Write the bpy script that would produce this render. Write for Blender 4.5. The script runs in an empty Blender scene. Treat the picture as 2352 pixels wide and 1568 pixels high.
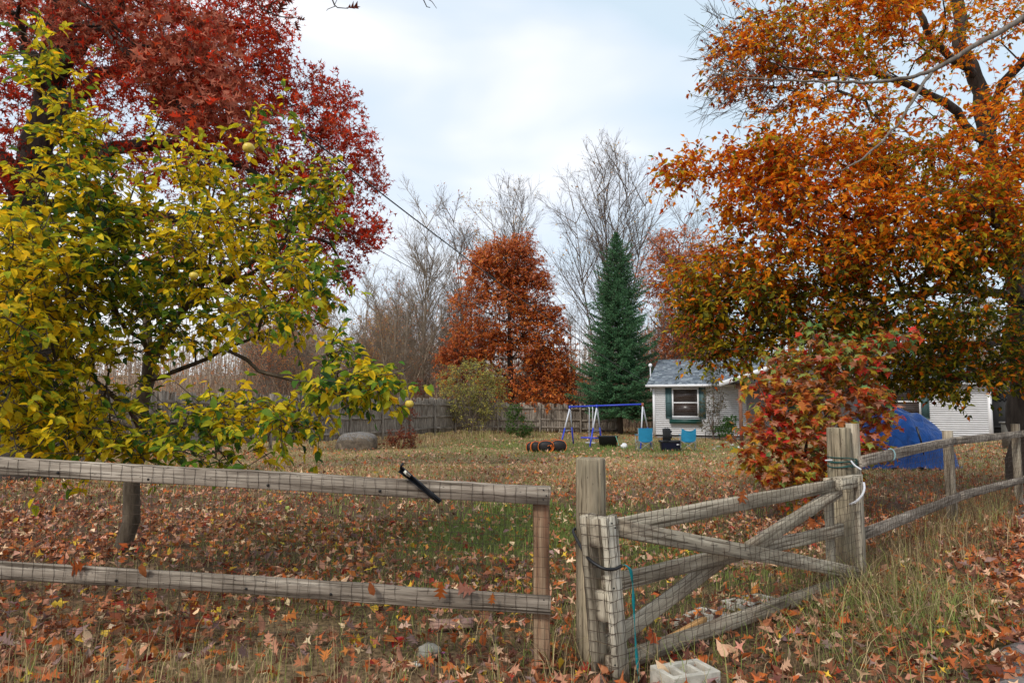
import bpy, math, random
import bmesh
import numpy as np
from mathutils import Vector, Matrix

# ------------------------------------------------------------------ camera, light, exposure
scene = bpy.context.scene
CAMZ = 1.42
PITCH = math.atan(136 / 1568)
camd = bpy.data.cameras.new('camera')
camd.lens = 24; camd.sensor_width = 36; camd.clip_start = 0.05; camd.clip_end = 2000
cam = bpy.data.objects.new('camera', camd)
cam.location = (0, 0, CAMZ); cam.rotation_euler = (math.pi / 2 + PITCH, 0, 0)
scene.collection.objects.link(cam); scene.camera = cam

SUN_EL, SUN_AZ = 42, 215          # degrees; azimuth clockwise from +Y (behind the camera, to the left)
world = bpy.data.worlds.new('World'); scene.world = world; world.use_nodes = True
wn, wl = world.node_tree.nodes, world.node_tree.links
wn.clear()
def N(nodes, t, **kw):
    n = nodes.new(t)
    for k, v in kw.items():
        if k.startswith('i_'):
            n.inputs[k[2:].replace('_', ' ')].default_value = v
        else:
            setattr(n, k, v)
    return n
wout = N(wn, 'ShaderNodeOutputWorld'); wmix = N(wn, 'ShaderNodeMixShader')
sky = N(wn, 'ShaderNodeTexSky', sky_type='NISHITA', sun_disc=False)
sky.sun_elevation = math.radians(SUN_EL); sky.sun_rotation = math.radians(SUN_AZ)
sky.air_density = 1.0; sky.dust_density = 1.5
b1 = N(wn, 'ShaderNodeBackground'); b1.inputs['Strength'].default_value = 0.11
b2 = N(wn, 'ShaderNodeBackground'); b2.inputs['Strength'].default_value = 1.0
wl.new(sky.outputs[0], b1.inputs[0])
tc = N(wn, 'ShaderNodeTexCoord'); mp = N(wn, 'ShaderNodeMapping'); mp.inputs['Scale'].default_value = (1.0, 1.0, 2.6)
mp.inputs['Location'].default_value = (0.35, 0.0, 0.2)
n1 = N(wn, 'ShaderNodeTexNoise'); n1.inputs['Scale'].default_value = 1.9; n1.inputs['Detail'].default_value = 4; n1.inputs['Roughness'].default_value = 0.45
n1.inputs['Distortion'].default_value = 0.35
cr = N(wn, 'ShaderNodeValToRGB')
cr.color_ramp.elements[0].position = 0.36; cr.color_ramp.elements[0].color = (0.42, 0.505, 0.575, 1)
cr.color_ramp.elements[1].position = 0.58; cr.color_ramp.elements[1].color = (0.635, 0.645, 0.665, 1)
e = cr.color_ramp.elements.new(0.48); e.color = (0.51, 0.56, 0.625, 1)
wl.new(tc.outputs['Generated'], mp.inputs[0]); wl.new(mp.outputs[0], n1.inputs['Vector']); wl.new(n1.outputs['Fac'], cr.inputs[0])
wl.new(cr.outputs[0], b2.inputs[0])
wmix.inputs[0].default_value = 0.9
wl.new(b1.outputs[0], wmix.inputs[1]); wl.new(b2.outputs[0], wmix.inputs[2]); wl.new(wmix.outputs[0], wout.inputs[0])

sund = bpy.data.lights.new('sun', 'SUN'); sund.energy = 1.5; sund.angle = math.radians(10); sund.color = (1.0, 0.95, 0.88)
sun = bpy.data.objects.new('sun', sund); scene.collection.objects.link(sun)
az = math.radians(SUN_AZ); el = math.radians(SUN_EL)
sdir = Vector((math.sin(az) * math.cos(el), math.cos(az) * math.cos(el), math.sin(el)))
sun.rotation_euler = (-sdir).to_track_quat('-Z', 'Y').to_euler(); sun.location = (0, -5, 20)
vs = scene.view_settings
vs.view_transform = 'Standard'; vs.look = 'None'; vs.exposure = 0.80; vs.gamma = 1.0; vs.use_curve_mapping = False
scene.cycles.max_bounces = 8; scene.cycles.transparent_max_bounces = 8
scene.cycles.use_denoising = True

# ------------------------------------------------------------------ helpers
rng = np.random.default_rng(7)
random.seed(7)
F = 1568.0
def at(vx, vy, Y):
    """point at depth Y that stands where the sight line of the sketch point (vx, vy) passes"""
    a, b = (vx - 1176) / F, -(vy - 784) / F
    c, s = math.cos(PITCH), math.sin(PITCH)
    ry, rz = c - b * s, s + b * c
    t = Y / ry
    return np.array([a * t, Y, CAMZ + rz * t])

def sm(x, a, b):
    t = np.clip((x - a) / (b - a), 0, 1)
    return t * t * (3 - 2 * t)
def wav(p, f, s=0.0):
    x, y = p[..., 0] * f, p[..., 1] * f
    z = p[..., 2] * f if p.shape[-1] > 2 else 0.0
    return (np.sin(1.7 * x + 1.1 * y + 0.7 * z + s) + np.sin(-1.3 * x + 2.1 * y - 1.2 * z + 2.1 * s + 1) +
            np.sin(2.9 * x - 0.6 * y + 1.9 * z + 0.7 * s + 2.6) + np.sin(0.9 * x + 3.1 * y + 2.3 * z + 1.9 * s + 4.2)) / 4
def gh(x, y):
    """height of the ground"""
    x = np.asarray(x, float); y = np.asarray(y, float)
    h = -0.47 * sm(y, 9, 27)
    h = h + 0.05 * np.clip(-x, 0, 4.5) * np.exp(-((y - 4.4) / 3.5) ** 2)
    h = h + 0.2 * sm(x - 0.4 * y, -1, 6) * sm(y, 12, 28)
    h = h + 0.30 * sm(-x - 0.28 * y, -1.5, 5) * sm(y, 14, 34)
    h = h + 0.25 * sm(y, 45, 80) + 7.5 * sm(y, 80, 170)
    p = np.stack([x, y], -1)
    return h + 0.018 * wav(p, 1.6) + 0.03 * wav(p, 0.45, 2)
def G(vx, vy):
    """ground point seen at sketch point (vx, vy)"""
    lo, hi = 1.5, 120.0
    for _ in range(50):
        m = (lo + hi) / 2
        p = at(vx, vy, m)
        if p[2] > gh(p[0], p[1]): lo = m
        else: hi = m
    p = at(vx, vy, lo); p[2] = gh(p[0], p[1])
    return p

C = scene.collection
def link(o, parent=None):
    C.objects.link(o)
    if parent is not None: o.parent = parent
    return o
def tag(o, label=None, cat=None, group=None, kind=None):
    if label: o['label'] = label
    if cat: o['category'] = cat
    if group: o['group'] = group
    if kind: o['kind'] = kind
    return o
def thing(name, label, cat, loc, group=None, rz=0):
    o = bpy.data.objects.new(name, None); o.empty_display_size = 0.1
    o.location = tuple(float(v) for v in loc); o.rotation_euler = (0, 0, rz)
    C.objects.link(o)
    return tag(o, label, cat, group)

class MB:
    """collects triangles and quads with a colour per vertex"""
    def __init__(s): s.v = []; s.f3 = []; s.f4 = []; s.c = []; s.n = 0
    def add(s, v, f3=None, f4=None, col=(0.5, 0.5, 0.5)):
        v = np.asarray(v, float).reshape(-1, 3)
        s.v.append(v)
        if f3 is not None and len(f3): s.f3.append(np.asarray(f3, np.int64).reshape(-1, 3) + s.n)
        if f4 is not None and len(f4): s.f4.append(np.asarray(f4, np.int64).reshape(-1, 4) + s.n)
        c = np.asarray(col, float)
        if c.ndim == 1: c = np.tile(c[:3], (len(v), 1))
        s.c.append(c[:, :3])
        s.n += len(v)
    def box(s, cx, cy, cz, sx, sy, sz, M=None, col=(0.5, 0.5, 0.5)):
        q = np.array([[x, y, z] for x in (-.5, .5) for y in (-.5, .5) for z in (-.5, .5)]) * (sx, sy, sz) + (cx, cy, cz)
        if M is not None: q = q @ np.asarray(M)[:3, :3].T + np.asarray(M)[:3, 3]
        s.add(q, f4=[[0, 1, 3, 2], [4, 6, 7, 5], [0, 4, 5, 1], [2, 3, 7, 6], [0, 2, 6, 4], [1, 5, 7, 3]], col=col)
    def tube(s, pts, rad, k=8, col=(0.5, 0.5, 0.5), cap=True):
        pts = np.asarray(pts, float)
        if pts.ndim == 2: pts = pts[None]
        Cn, P, _ = pts.shape
        rad = np.broadcast_to(np.asarray(rad, float), (Cn, P)) if np.ndim(rad) != 1 or len(np.atleast_1d(rad)) != P else np.broadcast_to(np.asarray(rad, float)[None], (Cn, P))
        t = np.gradient(pts, axis=1); t /= np.linalg.norm(t, axis=2, keepdims=True) + 1e-12
        m = t.mean(1); m /= np.linalg.norm(m, axis=1, keepdims=True) + 1e-9
        ref = np.where(np.abs(m[:, 2:3]) > 0.8, np.array([[1.0, 0.13, 0.05]]), np.array([[0.05, 0.13, 1.0]]))
        u = np.cross(t, ref[:, None, :]); u /= np.linalg.norm(u, axis=2, keepdims=True) + 1e-12
        w = np.cross(t, u)
        a = np.arange(k) * 2 * np.pi / k
        ring = pts[:, :, None, :] + rad[:, :, None, None] * (np.cos(a)[None, None, :, None] * u[:, :, None, :] + np.sin(a)[None, None, :, None] * w[:, :, None, :])
        base = (np.arange(Cn) * P * k)[:, None, None]; i = np.arange(P - 1)[None, :, None] * k; j = np.arange(k)[None, None, :]; j2 = (j + 1) % k
        f = np.stack([base + i + j, base + i + j2, base + i + k + j2, base + i + k + j], -1).reshape(-1, 4)
        if np.ndim(col) == 2 and len(col) == Cn: col = np.repeat(np.asarray(col), P * k, 0)
        n0 = s.n
        s.add(ring.reshape(-1, 3), f4=f, col=col)
        if cap and k > 3 and Cn < 200:
            for c in range(Cn):
                b0 = n0 + c * P * k; b1_ = b0 + (P - 1) * k
                s.f3.append(np.array([[b0, b0 + q + 1, b0 + q] for q in range(1, k - 1)] + [[b1_, b1_ + q, b1_ + q + 1] for q in range(1, k - 1)]))
    def mesh(s, name, mats, smooth=False, origin=None):
        me = bpy.data.meshes.new(name)
        v = np.concatenate(s.v) if s.v else np.zeros((0, 3))
        if origin is not None: v = v - np.asarray(origin, float)
        f3 = np.concatenate(s.f3) if s.f3 else np.zeros((0, 3), int); f4 = np.concatenate(s.f4) if s.f4 else np.zeros((0, 4), int)
        me.vertices.add(len(v)); me.vertices.foreach_set('co', v.astype(np.float32).ravel())
        nl = len(f3) * 3 + len(f4) * 4
        me.loops.add(nl); me.loops.foreach_set('vertex_index', np.concatenate([f3.ravel(), f4.ravel()]).astype(np.int32))
        me.polygons.add(len(f3) + len(f4))
        st = np.concatenate([np.arange(len(f3)) * 3, len(f3) * 3 + np.arange(len(f4)) * 4]).astype(np.int32)
        me.polygons.foreach_set('loop_start', st)
        if smooth: me.polygons.foreach_set('use_smooth', np.ones(len(st), bool))
        at_ = me.attributes.new('col', 'FLOAT_COLOR', 'POINT')
        cc = np.ones((len(v), 4), np.float32); cc[:, :3] = np.concatenate(s.c) if s.c else 0
        at_.data.foreach_set('color', cc.ravel())
        me.update(calc_edges=True); me.validate()
        for m in (mats if isinstance(mats, (list, tuple)) else [mats]): me.materials.append(m)
        return me
    def build(s, name, mat, parent=None, smooth=False, kind=None, origin=None):
        """origin: world point the object's own frame starts at (the thing's base)"""
        if origin is None and parent is not None:
            r = parent
            while r.parent is not None: r = r.parent
            origin = tuple(r.location)
        o = bpy.data.objects.new(name, s.mesh(name, mat, smooth, origin))
        if parent is None and origin is not None: o.location = tuple(float(q) for q in origin)
        link(o, parent)
        if kind: o['kind'] = kind
        return o

# ---------------------------------------------------------------- materials
def mat(name):
    m = bpy.data.materials.new(name); m.use_nodes = True
    nt = m.node_tree; nt.nodes.clear()
    return m, nt.nodes, nt.links, N(nt.nodes, 'ShaderNodeOutputMaterial')
def ramp(nodes, stops):
    r = N(nodes, 'ShaderNodeValToRGB')
    el = r.color_ramp.elements
    el[0].position, el[0].color = stops[0][0], (*stops[0][1], 1)
    el[1].position, el[1].color = stops[-1][0], (*stops[-1][1], 1)
    for p, c in stops[1:-1]:
        q = el.new(p); q.color = (*c, 1)
    return r
def plain(name, col, rough=0.6, metal=0.0, var=0.25, scale=8.0, bump=0.2, spec=0.4, coat=0.0):
    """paint, plastic or metal with uneven dirt"""
    m, n, l, out = mat(name)
    p = N(n, 'ShaderNodeBsdfPrincipled'); p.inputs['Roughness'].default_value = rough; p.inputs['Metallic'].default_value = metal
    p.inputs['Specular IOR Level'].default_value = spec; p.inputs['Coat Weight'].default_value = coat
    t = N(n, 'ShaderNodeTexCoord'); no = N(n, 'ShaderNodeTexNoise'); no.inputs['Scale'].default_value = scale; no.inputs['Detail'].default_value = 6; no.inputs['Roughness'].default_value = 0.65
    l.new(t.outputs['Object'], no.inputs['Vector'])
    r = ramp(n, [(0.25, tuple(c * (1 - var) for c in col)), (0.75, tuple(min(1, c * (1 + var * 0.6)) for c in col))])
    l.new(no.outputs['Fac'], r.inputs[0]); l.new(r.outputs[0], p.inputs['Base Color'])
    b = N(n, 'ShaderNodeBump'); b.inputs['Strength'].default_value = bump; b.inputs['Distance'].default_value = 0.01
    l.new(no.outputs['Fac'], b.inputs['Height']); l.new(b.outputs[0], p.inputs['Normal'])
    l.new(p.outputs[0], out.inputs[0])
    return m
def leafmat(name, trans=0.35, rough=0.5, gloss=0.25, gain=1.0):
    m, n, l, out = mat(name)
    a = N(n, 'ShaderNodeAttribute', attribute_name='col')
    t = N(n, 'ShaderNodeTexCoord'); no = N(n, 'ShaderNodeTexNoise'); no.inputs['Scale'].default_value = 45; no.inputs['Detail'].default_value = 3
    l.new(t.outputs['Object'], no.inputs['Vector'])
    r = ramp(n, [(0.3, (0.72 * gain,) * 3), (0.7, (1.15 * gain,) * 3)]); l.new(no.outputs['Fac'], r.inputs[0])
    mx = N(n, 'ShaderNodeMix', data_type='RGBA', blend_type='MULTIPLY'); mx.inputs[0].default_value = 1
    l.new(a.outputs['Color'], mx.inputs[6]); l.new(r.outputs[0], mx.inputs[7])
    p = N(n, 'ShaderNodeBsdfPrincipled'); p.inputs['Roughness'].default_value = rough; p.inputs['Specular IOR Level'].default_value = gloss
    tr = N(n, 'ShaderNodeBsdfTranslucent')
    l.new(mx.outputs[2], p.inputs['Base Color']); l.new(mx.outputs[2], tr.inputs[0])
    ms = N(n, 'ShaderNodeMixShader'); ms.inputs[0].default_value = trans
    l.new(p.outputs[0], ms.inputs[1]); l.new(tr.outputs[0], ms.inputs[2]); l.new(ms.outputs[0], out.inputs[0])
    return m
def woodmat(name, stops, along=(2.0, 42.0, 42.0), crack=0.8, green=0.0, rust=0.0):
    """weathered timber; the grain runs along the board's own x axis"""
    m, n, l, out = mat(name)
    t = N(n, 'ShaderNodeTexCoord'); oi = N(n, 'ShaderNodeObjectInfo')
    ad = N(n, 'ShaderNodeVectorMath', operation='ADD'); sc = N(n, 'ShaderNodeVectorMath', operation='SCALE'); sc.inputs['Scale'].default_value = 37.0
    cx = N(n, 'ShaderNodeCombineXYZ')
    for k in range(3): l.new(oi.outputs['Random'], cx.inputs[k])
    l.new(cx.outputs[0], sc.inputs[0]); l.new(t.outputs['Object'], ad.inputs[0]); l.new(sc.outputs[0], ad.inputs[1])
    m1 = N(n, 'ShaderNodeMapping'); m1.inputs['Scale'].default_value = along; l.new(ad.outputs[0], m1.inputs[0])
    g = N(n, 'ShaderNodeTexNoise'); g.inputs['Scale'].default_value = 1.0; g.inputs['Detail'].default_value = 7; g.inputs['Roughness'].default_value = 0.7; g.inputs['Distortion'].default_value = 0.6
    l.new(m1.outputs[0], g.inputs['Vector'])
    r = ramp(n, stops); l.new(g.outputs['Fac'], r.inputs[0])
    # stains
    m2 = N(n, 'ShaderNodeMapping'); m2.inputs['Scale'].default_value = (2.2, 9, 9); l.new(ad.outputs[0], m2.inputs[0])
    g2 = N(n, 'ShaderNodeTexNoise'); g2.inputs['Scale'].default_value = 1.0; g2.inputs['Detail'].default_value = 5; l.new(m2.outputs[0], g2.inputs['Vector'])
    r2 = ramp(n, [(0.35, (0.45, 0.42, 0.38)), (0.62, (1.08, 1.06, 1.02))]); l.new(g2.outputs['Fac'], r2.inputs[0])
    mx = N(n, 'ShaderNodeMix', data_type='RGBA', blend_type='MULTIPLY'); mx.inputs[0].default_value = 0.8
    l.new(r.outputs[0], mx.inputs[6]); l.new(r2.outputs[0], mx.inputs[7])
    # thin dark cracks along the grain
    m3 = N(n, 'ShaderNodeMapping'); m3.inputs['Scale'].default_value = (1.1, 70, 70); l.new(ad.outputs[0], m3.inputs[0])
    g3 = N(n, 'ShaderNodeTexNoise'); g3.inputs['Scale'].default_value = 1.0; g3.inputs['Detail'].default_value = 3; l.new(m3.outputs[0], g3.inputs['Vector'])
    r3 = ramp(n, [(0.34, (0.18, 0.15, 0.12)), (0.43, (1, 1, 1))]); l.new(g3.outputs['Fac'], r3.inputs[0])
    mx3 = N(n, 'ShaderNodeMix', data_type='RGBA', blend_type='MULTIPLY'); mx3.inputs[0].default_value = crack
    l.new(mx.outputs[2], mx3.inputs[6]); l.new(r3.outputs[0], mx3.inputs[7])
    last = mx3
    # knots
    vo = N(n, 'ShaderNodeTexVoronoi'); m4 = N(n, 'ShaderNodeMapping'); m4.inputs['Scale'].default_value = (3.4, 8, 8); l.new(ad.outputs[0], m4.inputs[0]); l.new(m4.outputs[0], vo.inputs['Vector'])
    r4 = ramp(n, [(0.07, (0.12, 0.09, 0.07)), (0.12, (1, 1, 1))]); l.new(vo.outputs['Distance'], r4.inputs[0])
    mx4 = N(n, 'ShaderNodeMix', data_type='RGBA', blend_type='MULTIPLY'); mx4.inputs[0].default_value = 0.7
    l.new(last.outputs[2], mx4.inputs[6]); l.new(r4.outputs[0], mx4.inputs[7]); last = mx4
    for amt, colr, scl, pos in ((green, (0.12, 0.15, 0.07), 5.0, 0.55), (rust, (0.22, 0.09, 0.04), 3.0, 0.5)):
        if amt:
            gg = N(n, 'ShaderNodeTexNoise'); gg.inputs['Scale'].default_value = scl; gg.inputs['Detail'].default_value = 4; l.new(ad.outputs[0], gg.inputs['Vector'])
            rr = ramp(n, [(pos - 0.05, (0, 0, 0)), (pos + 0.15, (amt, amt, amt))]); l.new(gg.outputs['Fac'], rr.inputs[0])
            mg = N(n, 'ShaderNodeMix', data_type='RGBA'); l.new(rr.outputs[0], mg.inputs[0]); l.new(last.outputs[2], mg.inputs[6]); mg.inputs[7].default_value = (*colr, 1)
            last = mg
    p = N(n, 'ShaderNodeBsdfPrincipled'); p.inputs['Roughness'].default_value = 0.85; p.inputs['Specular IOR Level'].default_value = 0.2
    l.new(last.outputs[2], p.inputs['Base Color'])
    b = N(n, 'ShaderNodeBump'); b.inputs['Strength'].default_value = 0.55; b.inputs['Distance'].default_value = 0.006
    ma = N(n, 'ShaderNodeMath', operation='MULTIPLY'); l.new(g.outputs['Fac'], ma.inputs[0]); l.new(r3.outputs[0], ma.inputs[1])
    l.new(ma.outputs[0], b.inputs['Height']); l.new(b.outputs[0], p.inputs['Normal'])
    l.new(p.outputs[0], out.inputs[0])
    return m
def barkmat(name, a, b_, scale=14.0):
    m, n, l, out = mat(name)
    t = N(n, 'ShaderNodeTexCoord'); mp_ = N(n, 'ShaderNodeMapping'); mp_.inputs['Scale'].default_value = (scale, scale, scale * 0.22)
    l.new(t.outputs['Object'], mp_.inputs[0])
    g = N(n, 'ShaderNodeTexNoise'); g.inputs['Scale'].default_value = 1; g.inputs['Detail'].default_value = 7; g.inputs['Roughness'].default_value = 0.7; l.new(mp_.outputs[0], g.inputs['Vector'])
    r = ramp(n, [(0.3, a), (0.7, b_)]); l.new(g.outputs['Fac'], r.inputs[0])
    p = N(n, 'ShaderNodeBsdfPrincipled'); p.inputs['Roughness'].default_value = 0.9; p.inputs['Specular IOR Level'].default_value = 0.15
    l.new(r.outputs[0], p.inputs['Base Color'])
    b = N(n, 'ShaderNodeBump'); b.inputs['Strength'].default_value = 0.7; b.inputs['Distance'].default_value = 0.02; l.new(g.outputs['Fac'], b.inputs['Height']); l.new(b.outputs[0], p.inputs['Normal'])
    l.new(p.outputs[0], out.inputs[0])
    return m
def attrmat(name, rough=0.8, scale=6.0, lo=0.7, hi=1.2, spec=0.2):
    """colour from the piece, unevenness from noise"""
    m, n, l, out = mat(name)
    a = N(n, 'ShaderNodeAttribute', attribute_name='col'); t = N(n, 'ShaderNodeTexCoord')
    no = N(n, 'ShaderNodeTexNoise'); no.inputs['Scale'].default_value = scale; no.inputs['Detail'].default_value = 6; l.new(t.outputs['Object'], no.inputs['Vector'])
    r = ramp(n, [(0.3, (lo,) * 3), (0.7, (hi,) * 3)]); l.new(no.outputs['Fac'], r.inputs[0])
    mx = N(n, 'ShaderNodeMix', data_type='RGBA', blend_type='MULTIPLY'); mx.inputs[0].default_value = 1
    l.new(a.outputs['Color'], mx.inputs[6]); l.new(r.outputs[0], mx.inputs[7])
    p = N(n, 'ShaderNodeBsdfPrincipled'); p.inputs['Roughness'].default_value = rough; p.inputs['Specular IOR Level'].default_value = spec
    l.new(mx.outputs[2], p.inputs['Base Color'])
    b = N(n, 'ShaderNodeBump'); b.inputs['Strength'].default_value = 0.3; b.inputs['Distance'].default_value = 0.01; l.new(no.outputs['Fac'], b.inputs['Height']); l.new(b.outputs[0], p.inputs['Normal'])
    l.new(p.outputs[0], out.inputs[0])
    return m

M_rail = woodmat('weathered_rail', [(0.25, (0.14, 0.11, 0.085)), (0.5, (0.30, 0.255, 0.21)), (0.72, (0.56, 0.50, 0.42))], green=0.0)
M_gate = woodmat('weathered_gate', [(0.25, (0.16, 0.135, 0.10)), (0.5, (0.38, 0.335, 0.26)), (0.72, (0.66, 0.60, 0.48))], green=0.0, rust=0.15)
M_stile = woodmat('pale_gate_stile', [(0.25, (0.28, 0.25, 0.19)), (0.5, (0.60, 0.56, 0.46)), (0.72, (0.80, 0.76, 0.66))], rust=0.12)
M_post = woodmat('round_post_wood', [(0.25, (0.13, 0.11, 0.08)), (0.5, (0.31, 0.26, 0.185)), (0.72, (0.55, 0.46, 0.32))], along=(1.6, 34, 34), green=0.12)
M_endpost = woodmat('end_post_wood', [(0.3, (0.14, 0.055, 0.03)), (0.47, (0.26, 0.16, 0.10)), (0.7, (0.48, 0.37, 0.25))], along=(0.8, 26, 26), crack=0.5)
M_picket = woodmat('grey_picket', [(0.25, (0.12, 0.10, 0.08)), (0.5, (0.28, 0.24, 0.20)), (0.72, (0.52, 0.47, 0.41))], along=(2.5, 26, 26))
M_plank = woodmat('raw_plank', [(0.3, (0.42, 0.20, 0.07)), (0.7, (0.70, 0.42, 0.18))], crack=0.3)
M_wire = plain('rusty_wire', (0.075, 0.05, 0.035), rough=0.7, metal=0.3)
M_leaf = leafmat('autumn_leaf', 0.55, gloss=0.1)
M_beech = leafmat('beech_leaf', 0.58, gloss=0.1)
M_litter = leafmat('fallen_leaf', 0.15, rough=0.7, gloss=0.08)
M_grass = leafmat('grass_blade', 0.4, rough=0.6, gloss=0.1)
M_needle = leafmat('spruce_needle', 0.1, rough=0.6)
M_bark_dark = barkmat('oak_bark', (0.018, 0.014, 0.011), (0.075, 0.06, 0.05))
M_bark_apple = barkmat('apple_bark', (0.035, 0.026, 0.018), (0.14, 0.11, 0.08), 20)
M_bark_beech = barkmat('beech_bark', (0.02, 0.015, 0.012), (0.10, 0.08, 0.065), 8)
M_bark_pale = barkmat('pale_bark', (0.12, 0.105, 0.09), (0.34, 0.30, 0.26), 9)
M_bark_wood = barkmat('woodland_bark', (0.15, 0.115, 0.08), (0.34, 0.27, 0.20), 5)
M_bark_wood2 = barkmat('grey_woodland_bark', (0.08, 0.06, 0.048), (0.21, 0.165, 0.135), 5)

# ---------------------------------------------------------------- leaf shapes
def leaf(st, fold=0.25, curl=0.25, twist=0.0):
    """st: (y on the midrib, half width, y on the edge) from stalk to tip; long axis +Y, upper side +Z"""
    st = np.array(st, float); n = len(st)
    mid = np.stack([np.zeros(n), st[:, 0], np.zeros(n)], 1)
    R = np.stack([st[:, 1], st[:, 2], fold * st[:, 1]], 1); L = R * (-1, 1, 1)
    v = np.concatenate([mid, R, L]); v[:, 2] -= curl * v[:, 1] ** 2 - twist * v[:, 0] * v[:, 1]
    f = []
    for i in range(n - 1):
        for o, fl in ((n, 0), (2 * n, 1)):
            q = [(i, i + 1, o + i + 1), (i, o + i + 1, o + i)]
            for t in q:
                a, b, c = (v[k] for k in t)
                if np.linalg.norm(np.cross(b - a, c - a)) > 1e-6: f.append(t[::-1] if not fl else t)
    return v, np.array(f)
OAK = [(0, .015, 0), (.16, .05, .14), (.2, .25, .3), (.34, .07, .34), (.42, .40, .56), (.55, .08, .54), (.66, .33, .82), (.78, .07, .8), (1, 0, 1)]
OAKS = [(0, .02, 0), (.2, .27, .28), (.38, .07, .38), (.5, .38, .66), (.68, .09, .68), (1, 0, 1)]
MAPLE = [(0, .02, 0), (.06, .30, -.06), (.2, .22, .12), (.3, .58, .40), (.36, .22, .42), (.5, .30, .62), (.6, .12, .66), (1, 0, 1)]
OVAL = [(0, .01, 0), (.25, .24, .25), (.6, .25, .6), (.85, .1, .86), (1, 0, 1)]
OVALS = [(0, 0, 0), (.42, .27, .42), (1, 0, 1)]
T_OAK = [leaf(OAK, .3, .3), leaf(OAK, .55, -.25, .5), leaf(OAK, .1, .55, -.4)]
def lobes():
    v = np.array([(0, 0, 0), (-.09, .40, 0), (.09, .40, 0), (-.09, .62, 0), (.09, .62, 0), (-.40, .60, .12), (.40, .60, .12), (0, 1, -.2)])
    return v, np.array([(0, 2, 1), (1, 2, 4), (1, 4, 3), (5, 1, 3), (6, 4, 2), (3, 4, 7)])
T_LOBE = [lobes(), (lobes()[0] * (1, 1, -2.2), lobes()[1])]
T_OAKS = [leaf(OAKS, .35, .3), leaf(OAKS, .1, .5, .4)]
T_MAPLE = [leaf(MAPLE, .15, .35), leaf(MAPLE, .3, .5, .2), leaf(MAPLE, -.05, .2, -.3)]
T_OVAL = [leaf(OVAL, .4, .35), leaf(OVAL, .65, .15, .3), leaf(OVAL, .25, .6, -.4)]
T_OVALS = [leaf(OVALS, .35, .3), leaf(OVALS, .6, .1)]

def frames(d, up, roll=0.0):
    """rotation matrices (N,3,3) whose y axis is d and whose z axis leans to up"""
    y = d / (np.linalg.norm(d, axis=1, keepdims=True) + 1e-9)
    x = np.cross(y, up); x /= np.linalg.norm(x, axis=1, keepdims=True) + 1e-9
    z = np.cross(x, y)
    return np.stack([x, y, z], 2)
def rvec(n, s=1.0): return rng.normal(0, s, (n, 3))
def put_leaves(mb, tpl, pos, R, size, col):
    v, f = tpl
    n, k = len(pos), len(v)
    if n == 0: return
    V = np.einsum('nij,kj->nki', R, v) * size[:, None, None] + pos[:, None, :]
    FF = f[None] + (np.arange(n) * k)[:, None, None]
    mb.add(V.reshape(-1, 3), f3=FF.reshape(-1, 3), col=np.repeat(col, k, 0))

def in_view(p, m=0.0):
    c, s = math.cos(PITCH), math.sin(PITCH)
    dz = p[:, 2] - CAMZ
    d = p[:, 1] * c + dz * s; u = -p[:, 1] * s + dz * c
    d = np.maximum(d, 1e-3)
    return (np.abs(p[:, 0]) / d < 0.75 + m) & (np.abs(u) / d < 0.5 + m) & (p[:, 1] > 0.3)

def scatter_leaves(root, tpls, pos, R, size, pidx, palette, material, n_parts=300, part='leaf', stuff='foliage', near=None):
    """nearest leaves become parts, the others one mass"""
    palette = np.array(palette, float)
    which = rng.integers(0, len(tpls), len(pos))
    org = np.array(root.location)
    d = np.linalg.norm(pos - np.array([0, 0, CAMZ]), axis=1) / size
    d[~in_view(pos)] = 1e9
    order = np.argsort(d)[:n_parts] if n_parts else np.array([], int)
    order = order[d[order] < 1e8] if len(order) else order
    mask = np.ones(len(pos), bool); mask[order] = False
    cache = {}
    near = near or tpls; which_n = rng.integers(0, len(near), len(pos))
    for i in order:
        key = (int(which_n[i]), int(pidx[i]))
        if key not in cache:
            b = MB(); v, f = near[key[0]]; b.add(v, f3=f, col=palette[key[1]])
            cache[key] = b.mesh(part, material)
        o = bpy.data.objects.new(part, cache[key])
        Mx = Matrix(R[i].tolist()).to_4x4() @ Matrix.Scale(float(size[i]), 4)
        Mx.translation = Vector((pos[i] - org).tolist())
        o.matrix_local = Mx
        link(o, root); o.matrix_local = Mx
    mb = MB()
    jit = rng.uniform(0.78, 1.2, (len(pos), 1)) * (1 + rng.normal(0, 0.05, (len(pos), 3)))
    for t in range(len(tpls)):
        s = mask & (which == t)
        put_leaves(mb, tpls[t], pos[s], R[s], size[s], palette[pidx[s]] * jit[s])
    o = mb.build(stuff, material, root, kind='stuff')
    return o

# ---------------------------------------------------------------- trees grown to fill a crown
def blob_points(blobs, n, shell=0.3):
    w = np.array([b[6] if len(b) > 6 else 1.0 for b in blobs]); w = w / w.sum()
    cnt = rng.multinomial(n, w); out = []; bi = []
    for i, (b, c) in enumerate(zip(blobs, cnt)):
        ctr = at(b[0], b[1], b[2]); s = b[2] / F
        u = rvec(c); u /= np.linalg.norm(u, axis=1, keepdims=True)
        r = (shell + (1 - shell) * rng.random((c, 1))) ** (1 / 2.2)
        out.append(ctr + u * r * (b[3] * s, b[5], b[4] * s)); bi += [i] * c
    return np.concatenate(out), np.array(bi)

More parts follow.
